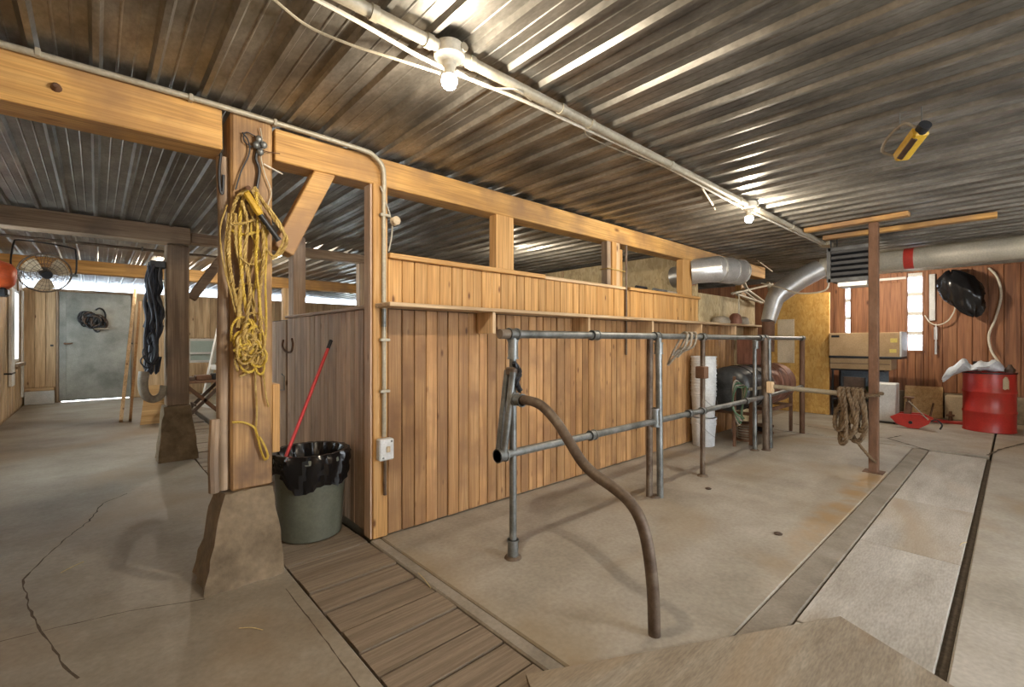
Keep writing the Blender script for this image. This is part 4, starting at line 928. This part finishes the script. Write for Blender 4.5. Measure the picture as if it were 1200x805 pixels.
# ================================================================== STOVE, BUCKETS, things in front of the strand board
ax = Vector((1, -.03, 0)).normalized(); sc = Vector((7.02, 2.545, .72))
sv = thing('barrel_stove', 'stove of a dark and a rusty barrel end to end on legs', 'stove', (sc.x, sc.y, 0))
MB().lathe([(.0, -.86), (.22, -.86), (.285, -.82), (.295, -.80), (.295, -.02), (.28, .0)], sc, 32, ax).build('dark_barrel', M['stove'], sv, True)
MB().lathe([(.28, .0), (.298, .02), (.298, .26), (.308, .27), (.308, .29), (.298, .30), (.298, .54), (.308, .55), (.308, .57), (.298, .58), (.298, .80), (.27, .84), (.20, .86), (.0, .86)], sc, 32, ax).build('rusty_barrel', M['stover'], sv, True)
for t in (-.60, -.34): MB().lathe([(.295, t), (.305, t+.01), (.305, t+.03), (.295, t+.04)], sc, 32, ax, False).build('band', M['blackm'], sv, True)
sx = Vector((-ax.y, ax.x, 0))
for t in (-.70, -.06, .72):
    for s_ in (-.25, .25):
        p = sc+ax*t+sx*s_; MB().beam((p.x, p.y, 0), (p.x, p.y, .56), .04, .04).build('leg', M['rust'], sv)
    a = sc+ax*t-sx*.25; b = sc+ax*t+sx*.25; MB().beam((a.x, a.y, .40), (b.x, b.y, .40), .04, .04).build('cradle_bar', M['rust'], sv)
for s_ in (-.25, .25):
    a = sc-ax*.70+sx*s_; b = sc+ax*.72+sx*s_; MB().beam((a.x, a.y, .40), (b.x, b.y, .40), .04, .04).build('cradle_bar', M['rust'], sv)
a = sc-ax*.86-sx*.30; b = sc-ax*.1-sx*.31
MB().beam((a.x, a.y, .74), (b.x, b.y, .74), .03, .035).build('handrail', M['leather'], sv)
p = sc+ax*.05; MB().box(p.x-.24, p.x+.28, p.y-.10, p.y+.16, 1.02, 1.42, .01).build('flue_box', M['stover'], sv)
MB().prism([(p.x-.02, p.y-.11, 1.06), (p.x+.12, p.y-.11, 1.06), (p.x+.02, p.y-.11, 1.36), (p.x-.06, p.y-.11, 1.36)], (0, .008, 0)).build('flue_door', M['blackm'], sv)
MB().tube([(7.40, 2.48, 1.2), (7.42, 2.48, 1.64)], .085, 18).build('flue_pipe', M['rust'], sv, True)
tag(MB().box(7.62, 7.65, 2.20, 2.42, 1.03, 1.68, .003).build('card_sheet', M['paper'], loc=None), 'cream cardboard sheet standing by the stove flue', 'cardboard')
# buckets
bkx, bky = 5.86, 2.735
def bucket(z, lab, first):
    b = thing('bucket', lab, 'bucket', (bkx, bky, z), 'white buckets stacked by the partition')
    MB().lathe([(0, .003), (.128, .0), (.132, .006), (.148, .27), (.156, .272), (.156, .285), (.149, .287), (.149, .30), (.157, .302), (.157, .315), (.150, .317), (.151, .345), (.160, .348), (.160, .365), (.148, .365), (.125, .02), (0, .015)], (bkx, bky, z), 28, close_ends=False).build('body', M['whitegrey'], b, True)
    if first:
        MB().tube(spline([(bkx-.155, bky-.02, z+.30), (bkx-.13, bky-.12, z+.2), (bkx-.03, bky-.175, z+.13), (bkx+.1, bky-.13, z+.2), (bkx+.15, bky-.02, z+.30)], 6), .003, 6).build('bail_handle', M['pipe'], b, True)
bucket(0.0, 'bottom white bucket of the stack beside the stove', True)
bucket(.372, 'second white bucket up in the stack beside the stove', True)
labs = ['third white bucket from the bottom, nested in the stack', 'fourth white bucket from the bottom, nested in the stack', 'fifth white bucket from the bottom, nested near the stack top', 'topmost white bucket of the stack beside the stove']
for k in range(4): bucket(.372+.105*(k+1), labs[k], False)
for k, (dx, dz, mm) in enumerate(((.0, .10, 'stove'), (.03, .52, 'bluegrey'))): pass
# wire spool, coil, tins under the stove
def spool(c, r, h, lab, mat):
    t = thing('wire_spool', lab, 'spool', c)
    MB().lathe([(r, 0), (r, .02), (r*.7, .022), (r*.7, h-.022), (r, h-.02), (r, h)], c, 24).build('spool_body', M['rust'], t, True)
    b = MB()
    for k in range(6): b.lathe([(r*.72, 0), (r*.8, .008), (r*.72, .016)], (c[0], c[1], c[2]+.03+k*(h-.07)/5), 20, close_ends=False)
    b.build('wound_wire', mat, t, True)
spool((6.56, 2.48, 0), .13, .24, 'rusty wire spool standing under the stove', M['leather'])
spool((7.3, 2.50, 0), .13, .12, 'flat dark wire spool under the rusty end of the stove', M['blackm'])
hc = thing('hose_coil', 'grey green hose coil hanging between the buckets and stove', 'hose', (6.20, 2.52, .3))
for k in range(4):
    MB().tube(spline([(6.04+.01*k, 2.40-.02*k, .85-.03*k), (6.13, 2.36-.02*k, .75), (6.14-.01*k, 2.36, .45), (6.08, 2.38-.02*k, .28+.03*k), (6.02-.01*k, 2.42, .5), (6.0, 2.42-.01*k, .75)], 6, True), .011, 6, closed=True).build('loop', M['greencloth'] if k % 2 else M['leather'], hc, True)
MB().beam((6.07, 2.43, 0), (6.07, 2.43, .9), .03, .03).build('stake', M['rust'], hc)
# hose / harness loops thrown over the top rail
hs = thing('harness_loops', 'pale rope loops thrown over the top rail in front of buckets', 'rope', (4.3, 2.11, 1.4))
for k, (X, w, lo) in enumerate(((4.10, .10, 1.13), (4.19, .08, 1.22), (4.28, .09, 1.20))):
    MB().rope([(X, YR-.04, 1.38), (X+.03, YR-.02, 1.43), (X+.05, YR+.03, 1.43), (X+.06, YR+.06, 1.38), (X-.02, YR+.09, 1.25), (X-w, YR+.10, lo), (X-w*.8, YR+.06, lo+.05), (X-.04, YR-.03, 1.30), (X, YR-.04, 1.38)], .012, 3, 6).build('loop', M['leather'], hs, True)
# folding frame on the shelf
fr = thing('tube_frame', 'folded white tube frame lying on the shelf above the stove', 'frame', (6.9, 2.8, 1.62))
Q = lambda x, y, Y=2.80: PY(x, y, Y)
for a, b, r in (((871, 330), (876, 340), .024), ((876, 340), (905, 361), .024), ((858, 344), (905, 333), .020), ((864, 345), (893, 355), .020), ((900, 331), (907, 358), .028), ((872, 341), (886, 352), .014)):
    MB().cyl(Q(*a), Q(*b), r, 10).build('tube', M['conduit'], fr, True)
MB().cyl(Q(905, 361), Q(905, 361)*1.0+Vector((0, 0, 1.607-Q(905, 361).z)), .014, 10).cyl(Q(866, 345), Vector((Q(866, 345).x, 2.80, 1.607)), .012, 8).build('tube', M['conduit'], fr, True)
sx_ = 6.62
for k, (x, w, h, m, lab) in enumerate(((6.55, .25, .10, 'leather', 'grey rag heap on the shelf over the stove'), (7.05, .18, .16, 'stover', 'rusty tin on the shelf over the stove'), (7.36, .16, .12, 'leather', 'small tan bundle at the far end of the shelf'))):
    tag(MB().lathe([(w*.5, 0), (w*.52, h*.3), (w*.42, h*.8), (w*.2, h)], (x, 2.81, 1.607), 12).build('shelf_item', M[m], smooth=True), lab, 'clutter')
# items seen above the half wall of the stall room
tb = thing('dark_tub', 'dark round tub seen through the stall opening', 'tub', (4.6, 5.0, 1.75))
sup = tag(B(2.6, 6.05, 4.6, 5.5, 1.70, 1.75, .004).build('loft_shelf', PALEP['x']), 'plank rack inside the stall room holding tubs', 'shelf')
for X in (2.7, 5.95):
    for Y in (4.65, 5.45): B(X-.03, X+.03, Y-.03, Y+.03, 0, 1.70).build('leg', PALEP['z'], sup)
MB().lathe([(.20, 0), (.25, .28), (.265, .285), (.265, .30), (.24, .30), (.19, .02)], (4.5, 5.0, 1.75), 28).build('shell', M['blackm'], tb, True)
MB().tube(spline([(4.26, 5.0, 2.0), (4.35, 4.85, 2.10), (4.5, 4.80, 2.13), (4.65, 4.85, 2.10), (4.74, 5.0, 2.0)], 6), .008, 6).build('handle', M['cable'], tb, True)
tag(MB().box(5.15, 5.45, 4.7, 5.0, 1.75, 2.0, .01).build('crate', M['green']), 'green plastic crate seen through the stall opening', 'crate')
tag(MB().box(4.85, 5.12, 4.65, 4.95, 1.75, 1.95, .01).build('storage_box', M['bluegrey']), 'blue grey box beside the green crate', 'box')
for k, (X, L, r, m, lab) in enumerate(((4.62, .22, .02, 'blackm', 'black hand tool lying on the partition cap'), (5.0, .3, .018, 'pipe', 'grey pipe offcut lying on the partition cap'), (5.3, .26, .015, 'leather', 'tan stick lying on the partition cap'))):
    tag(MB().cyl((X, YW+.02, 1.96+r), (X+L, YW+.025, 1.96+r), r, 10).cyl((X, YW+.02, 1.96+r), (X+.04, YW+.02, 1.96+r), r*1.3 if k else r*1.01, 10).build('cap_tool', M[m], smooth=True), lab, 'tool', 'bits on the partition cap')
# ================================================================== RIGHT END
od = thing('strand_board_panel', 'tall bright strand board panel standing beyond the stove', 'panel', (9.9, 2.7, 0))
B(9.90, 9.92, 2.285, 3.35, .01, 2.25, .003).build('sheet', M['osb'], od)
for y in (2.31, 3.28): B(9.921, 9.98, y-.02, y+.04, 0, 2.25).build('stud', PALEP['z'], od)
# rack of boxes
rk = thing('metal_rack', 'dark metal rack behind the steel post holding long cartons', 'rack', (10.2, 1.8, 0))
for y in (1.70, 2.24):
    for x in (9.93, 10.45): MB().beam((x, y, 0), (x, y, .83), .03, .03).build('leg', M['blackm'], rk)
B(9.91, 10.47, 1.50, 2.26, .83, .86).build('shelf', M['blackm'], rk)
B(9.91, 10.47, 1.50, 2.26, .30, .33).build('shelf', M['blackm'], rk)
B(10.45, 10.46, 1.52, 2.25, .33, .83).build('back_sheet', M['bluegrey'], rk)
bxa = thing('long_carton', 'lower long carton on the rack with printed wood tone side', 'carton', (10.1, 1.8, .862), 'cartons on the rack')
B(9.86, 10.40, 1.40, 2.27, .862, 1.05, .006).build('carton_body', M['card'], bxa)
B(9.85, 9.86, 1.42, 2.27, .955, .965).build('seam', M['strapb'], bxa)
bxb = thing('long_carton', 'upper long cardboard carton on the rack below the window', 'carton', (10.1, 1.8, 1.055), 'cartons on the rack')
B(9.84, 10.40, 1.29, 2.275, 1.092, 1.50, .006).build('carton_body', M['card'], bxb)
B(9.83, 10.41, 1.265, 2.28, 1.054, 1.091, .004).build('carton_base', M['blackm'], bxb)
B(9.84, 10.40, 1.265, 1.2895, 1.095, 1.51, .003).build('end_flap', M['whitegrey'], bxb)
B(9.838, 9.8395, 1.32, 1.41, 1.33, 1.40).box(9.838, 9.8395, 1.33, 1.42, 1.16, 1.22).build('print_patch', M['yellabel'], bxb)
B(9.838, 9.8395, 2.12, 2.24, 1.42, 1.46).build('print_patch', M['blackm'], bxb)
# clutter on the rack's lower shelf
sof = thing('small_chair', 'small dark chair with tan seat under the rack', 'chair', (9.75, 1.9, 0))
B(9.66, 9.90, 1.75, 2.1, .36, .40, .006).build('seat', M['paper'], sof)
for y in (1.76, 2.07):
    for x in (9.67, 9.88): MB().beam((x, y, 0), (x, y, .36 if x < 9.7 else .72), .022, .022).build('leg', M['blackm'], sof)
B(9.87, 9.89, 1.76, 2.08, .52, .72, .004).build('backrest', M['strapb'], sof)
gc = MB().lathe([(.14, 0), (.17, .05), (.13, .12), (.07, .17), (.02, .2)], (10.15, 1.78, .331), 14)
for v in gc.v: v += Vector((random.uniform(-.02, .02), random.uniform(-.02, .02), random.uniform(0, .03) if v.z > .34 else 0))
tag(gc.build('green_cloth', M['greencloth'], smooth=True), 'crumpled green cloth heap on the lower rack shelf', 'cloth')
cbt = thing('white_cabinet', 'white metal cabinet on the floor right of the steel post', 'cabinet', (9.9, 1.48, 0))
B(9.60, 9.90, 1.30, 1.66, .03, .66, .012).build('body', M['whitegrey'], cbt)
B(9.585, 9.60, 1.31, 1.65, .05, .645, .004).build('door', M['white'], cbt)
for y in (1.33, 1.63): B(9.62, 9.66, y-.015, y+.015, 0, .03).build('foot', M['blackm'], cbt)
lp = tag(MB().prism([(10.88, 1.37, .008), (10.88, .85, .008), (11.04, .86, .54), (11.04, 1.37, .54)], (.012, 0, 0)).build('plywood_offcut', PLYY), 'yellow plywood panel leaning on the brown wall', 'panel')
blk = thing('concrete_block', 'pale concrete block at the foot of the brown wall', 'block', (10.95, .69, 0))
B(10.83, 11.04, .56, .82, .006, .42, .015).build('block', M['paper'], blk)
# red rocker / trolley jack
tj = thing('red_jack', 'red steel trolley jack on the floor before the plywood panel', 'jack', (9.75, 1.0, 0))
MB().prism([(9.68, 1.20, .16), (9.68, 1.12, .06), (9.68, .98, .012), (9.68, .86, .012), (9.68, .74, .10), (9.68, .71, .17), (9.68, .84, .23), (9.68, 1.10, .22)], (.05, 0, 0)).build('side_plate', M['red'], tj)
MB().prism([(9.90, 1.18, .16), (9.90, 1.10, .06), (9.90, .98, .012), (9.90, .86, .012), (9.90, .74, .10), (9.90, .71, .17), (9.90, .84, .23), (9.90, 1.10, .22)], (.05, 0, 0)).build('side_plate', M['red'], tj)
MB().cyl((9.66, .95, .10), (9.97, .95, .10), .025, 12).build('axle', M['blackm'], tj, True)
MB().cyl((9.8, 1.0, .2), (9.8, .98, .40), .045, 14).cyl((9.8, .98, .40), (9.8, .98, .47), .025, 12).box(9.74, 9.86, .92, 1.04, .46, .485, .006).build('ram', M['rust'], tj, True)
MB().cyl((9.74, .98, .42), (9.62, .74, .17), .010, 8).build('lever', M['leather'], tj, True)
MB().tube(spline([(9.75, .74, .13), (9.75, .66, .16), (9.74, .60, .10), (9.72, .62, .03)], 5), .012, 8).build('hose', M['blackm'], tj, True)
j2 = thing('red_stand', 'low red tool stand lying beside the trolley jack', 'jack stand', (10.2, .7, 0))
MB().box(10.2, 10.32, .42, .92, .0, .05, .008).build('base', M['red'], j2)
MB().cyl((10.26, .60, .05), (10.26, .60, .20), .03, 12, .02).box(10.22, 10.30, .55, .65, .12, .15, .006).cyl((10.26, .85, .05), (10.2, .80, .32), .014, 10).build('upright', M['rust'], j2, True)
tj.location.y += .14; tj.location.x -= .38; j2.location.y += .12; j2.location.x += .12
# drum
dx, dy = 9.98, .27
dm = thing('oil_drum', 'large red steel oil drum near the right edge', 'drum', (dx, dy, 0))
MB().lathe([(0, .02), (.27, .02), (.285, 0), (.293, .006), (.293, .012), (.286, .03), (.286, .27), (.296, .285), (.296, .305), (.286, .32), (.286, .57), (.296, .585), (.296, .605), (.286, .62), (.286, .86), (.294, .868), (.294, .88), (.282, .882), (.276, .862), (0, .858)], (dx, dy, 0.004), 48, close_ends=False).build('body', M['red'], dm, True)
MB().lathe([(.03, 0), (.03, .02), (.02, .022)], (dx-.12, dy+.1, .862), 14).build('bung', M['rust'], dm, True)
MB().lathe([(.2955, .0), (.2965, .0), (.2965, .02), (.2955, .02)], (dx, dy, .868), 48, close_ends=False).build('rim_band', M['blackm'], dm, True)
a = math.atan2(-dy, -dx)+.62
tagp = [Vector((dx+.296*math.cos(a+t), dy+.296*math.sin(a+t), 0)) for t in (-.13, -.04, .05, .13)]
vs = [];
for p, zt, zb in zip(tagp, (.80, .835, .83, .77), (.66, .645, .66, .65)): vs += [(p.x, p.y, zb), (p.x, p.y, zt)]
MB().add(vs+[(v[0]*1.0003, v[1]*1.0003, v[2]) for v in vs], [(0, 2, 3, 1), (2, 4, 5, 3), (4, 6, 7, 5)]).build('paper_tag', M['paper'], dm)
# bag and bits on the drum
bw = MB(); nu, nv = 40, 16; vs = []
for i in range(nu+1):
    t = i/nu; yy = dy+.50-.66*t; wid = .20*math.sin(math.pi*min(1, max(0, t*.94+.03)))**.5
    over = max(0.0, yy-(dy+.26)); zb = .892-over*.55-over*over*.9; hh = (.17+.05*math.sin(t*9)+.03*math.sin(t*23))*math.sin(math.pi*(t*.94+.03))**.4
    for k in range(nv):
        a = 2*math.pi*k/nv; cx_ = math.cos(a)*wid*(1+.12*math.sin(t*17+a*3)); cz = math.sin(a)
        vs.append((dx-.10+cx_+.05*t, yy+.012*math.sin(a*5+t*30), zb+hh*.5+cz*hh*.5*(1+.18*math.sin(a*4+t*26))*(1 if cz > 0 else .95)))
fs = [(i*nv+k, i*nv+(k+1) % nv, (i+1)*nv+(k+1) % nv, (i+1)*nv+k) for i in range(nu) for k in range(nv)]
bw.add(vs, fs+[tuple(range(nv)), tuple(range(nu*nv, nu*nv+nv))])
tag(bw.build('plastic_bag', M['bagw'], smooth=True), 'pale crumpled plastic bag lying on top of the red drum', 'bag')
fb = thing('framed_picture', 'black framed panel standing on the drum behind the bag', 'frame', (dx+.1, dy+.2, .888))
B(dx+.18, dx+.20, dy-.05, dy+.18, .888, 1.04, .004).build('frame', M['blackm'], fb)
tag(MB().lathe([(.05, 0), (.06, .05), (.03, .09), (.02, .12)], (dx-.08, dy-.215, .888), 14).build('oil_can', M['strapb'], smooth=True), 'small dark oil can on the right of the drum top', 'can')
# black bag on the wall, cord, tool
bb = thing('black_sack', 'shiny black plastic sack hanging high on the brown wall', 'sack', (10.85, .55, 2.3))
bm_ = MB().lathe([(.02, .0), (.10, .03), (.15, .08), (.19, .15), (.23, .22), (.27, .30), (.295, .38), (.31, .46), (.30, .53), (.27, .60), (.23, .66), (.17, .71), (.10, .75), (.03, .77)], (0, 0, 0), 64)
for v in bm_.v:
    a = math.atan2(v.y, v.x); k = 1+.10*math.sin(a*3+v.z*9)+.07*math.sin(a*8-v.z*16)+.05*math.sin(a*13+v.z*34); v.x *= k*.5; v.y *= k*.86; v.z += .03*math.sin(a*5+v.z*12)
    v.y -= (.38-v.z)*.35
    v += Vector((10.86, .60, 1.78))
bm_.build('sack_body', M['blackp'], bb, True)
MB().cyl((10.86, .55, 2.50), (11.065, .55, 2.55), .012, 8).build('peg', M['rust'], bb, True)
tag(MB().box(XR-.07, XR-.025, .96, 1.04, 1.72, 2.55, .005).build('shelf_bracket', M['whitegrey']), 'pale upright bracket left of the black sack', 'bracket')
wire('coiled_cord', [(11.03, 1.10, 1.82), (11.0, 1.02, 1.68), (10.98, .92, 1.64), (10.97, .80, 1.70), (10.98, .72, 1.85), (11.02, .70, 1.98)], .010, M['cable'], 'white cord drooping below the black sack', 'cord')
tag(MB().cyl((11.02, .95, 1.12), (11.02, .95, 1.35), .018, 10).cyl((11.02, .95, 1.35), (11.02, .95, 1.66), .012, 10).cyl((11.02, .95, 1.38), (11.02, .95, 1.6), .028, 10).build('hanging_tool', M['ductm'], smooth=True), 'narrow metal tool hanging on the brown wall', 'tool')
wire('wall_hose', [(11.05, .30, 2.58), (11.04, .20, 2.4), (11.03, .16, 2.1), (11.03, .22, 1.75), (11.02, .30, 1.45), (10.95, .27, 1.2), (10.8, .2, 1.05), (10.4, .14, .96), (10.2, .14, .93)], .017, M['cable'], 'pale hose running down the wall to the drum', 'hose')
# loose straw and dirt on the floor
for (x, y, x2, y2, lab) in ((71, 672, 98, 659, 'straw stalk on the left aisle floor'), (280, 737, 308, 739, 'bent straw in front of the footing'), (1125, 640, 1133, 636, 'straw bit beside the channel'), (490, 672, 505, 690, 'straw wisp on the plank edge')):
    a = G(x, y); b = G(x2, y2)
    tag(MB().tube(spline([a+Vector((0, 0, .004)), a.lerp(b, .5)+Vector((.004, .006, .006)), b+Vector((0, 0, .004))], 4), .0022, 5).build('straw', M['straw'], smooth=True), lab, 'straw')
for (x, y, lab) in ((912, 626, 'dark chip of wood on the pale stall floor'), (830, 573, 'tiny dark crumb near the railing post')):
    c = G(x, y); s = .03
    b = MB().lathe([(s*.8, 0), (s, .006), (s*.5, .014)], c+Vector((0, 0, .0 if y < 700 else .02)), 7)
    tag(b.build('dirt_clump', M['strapb']), lab, 'debris')
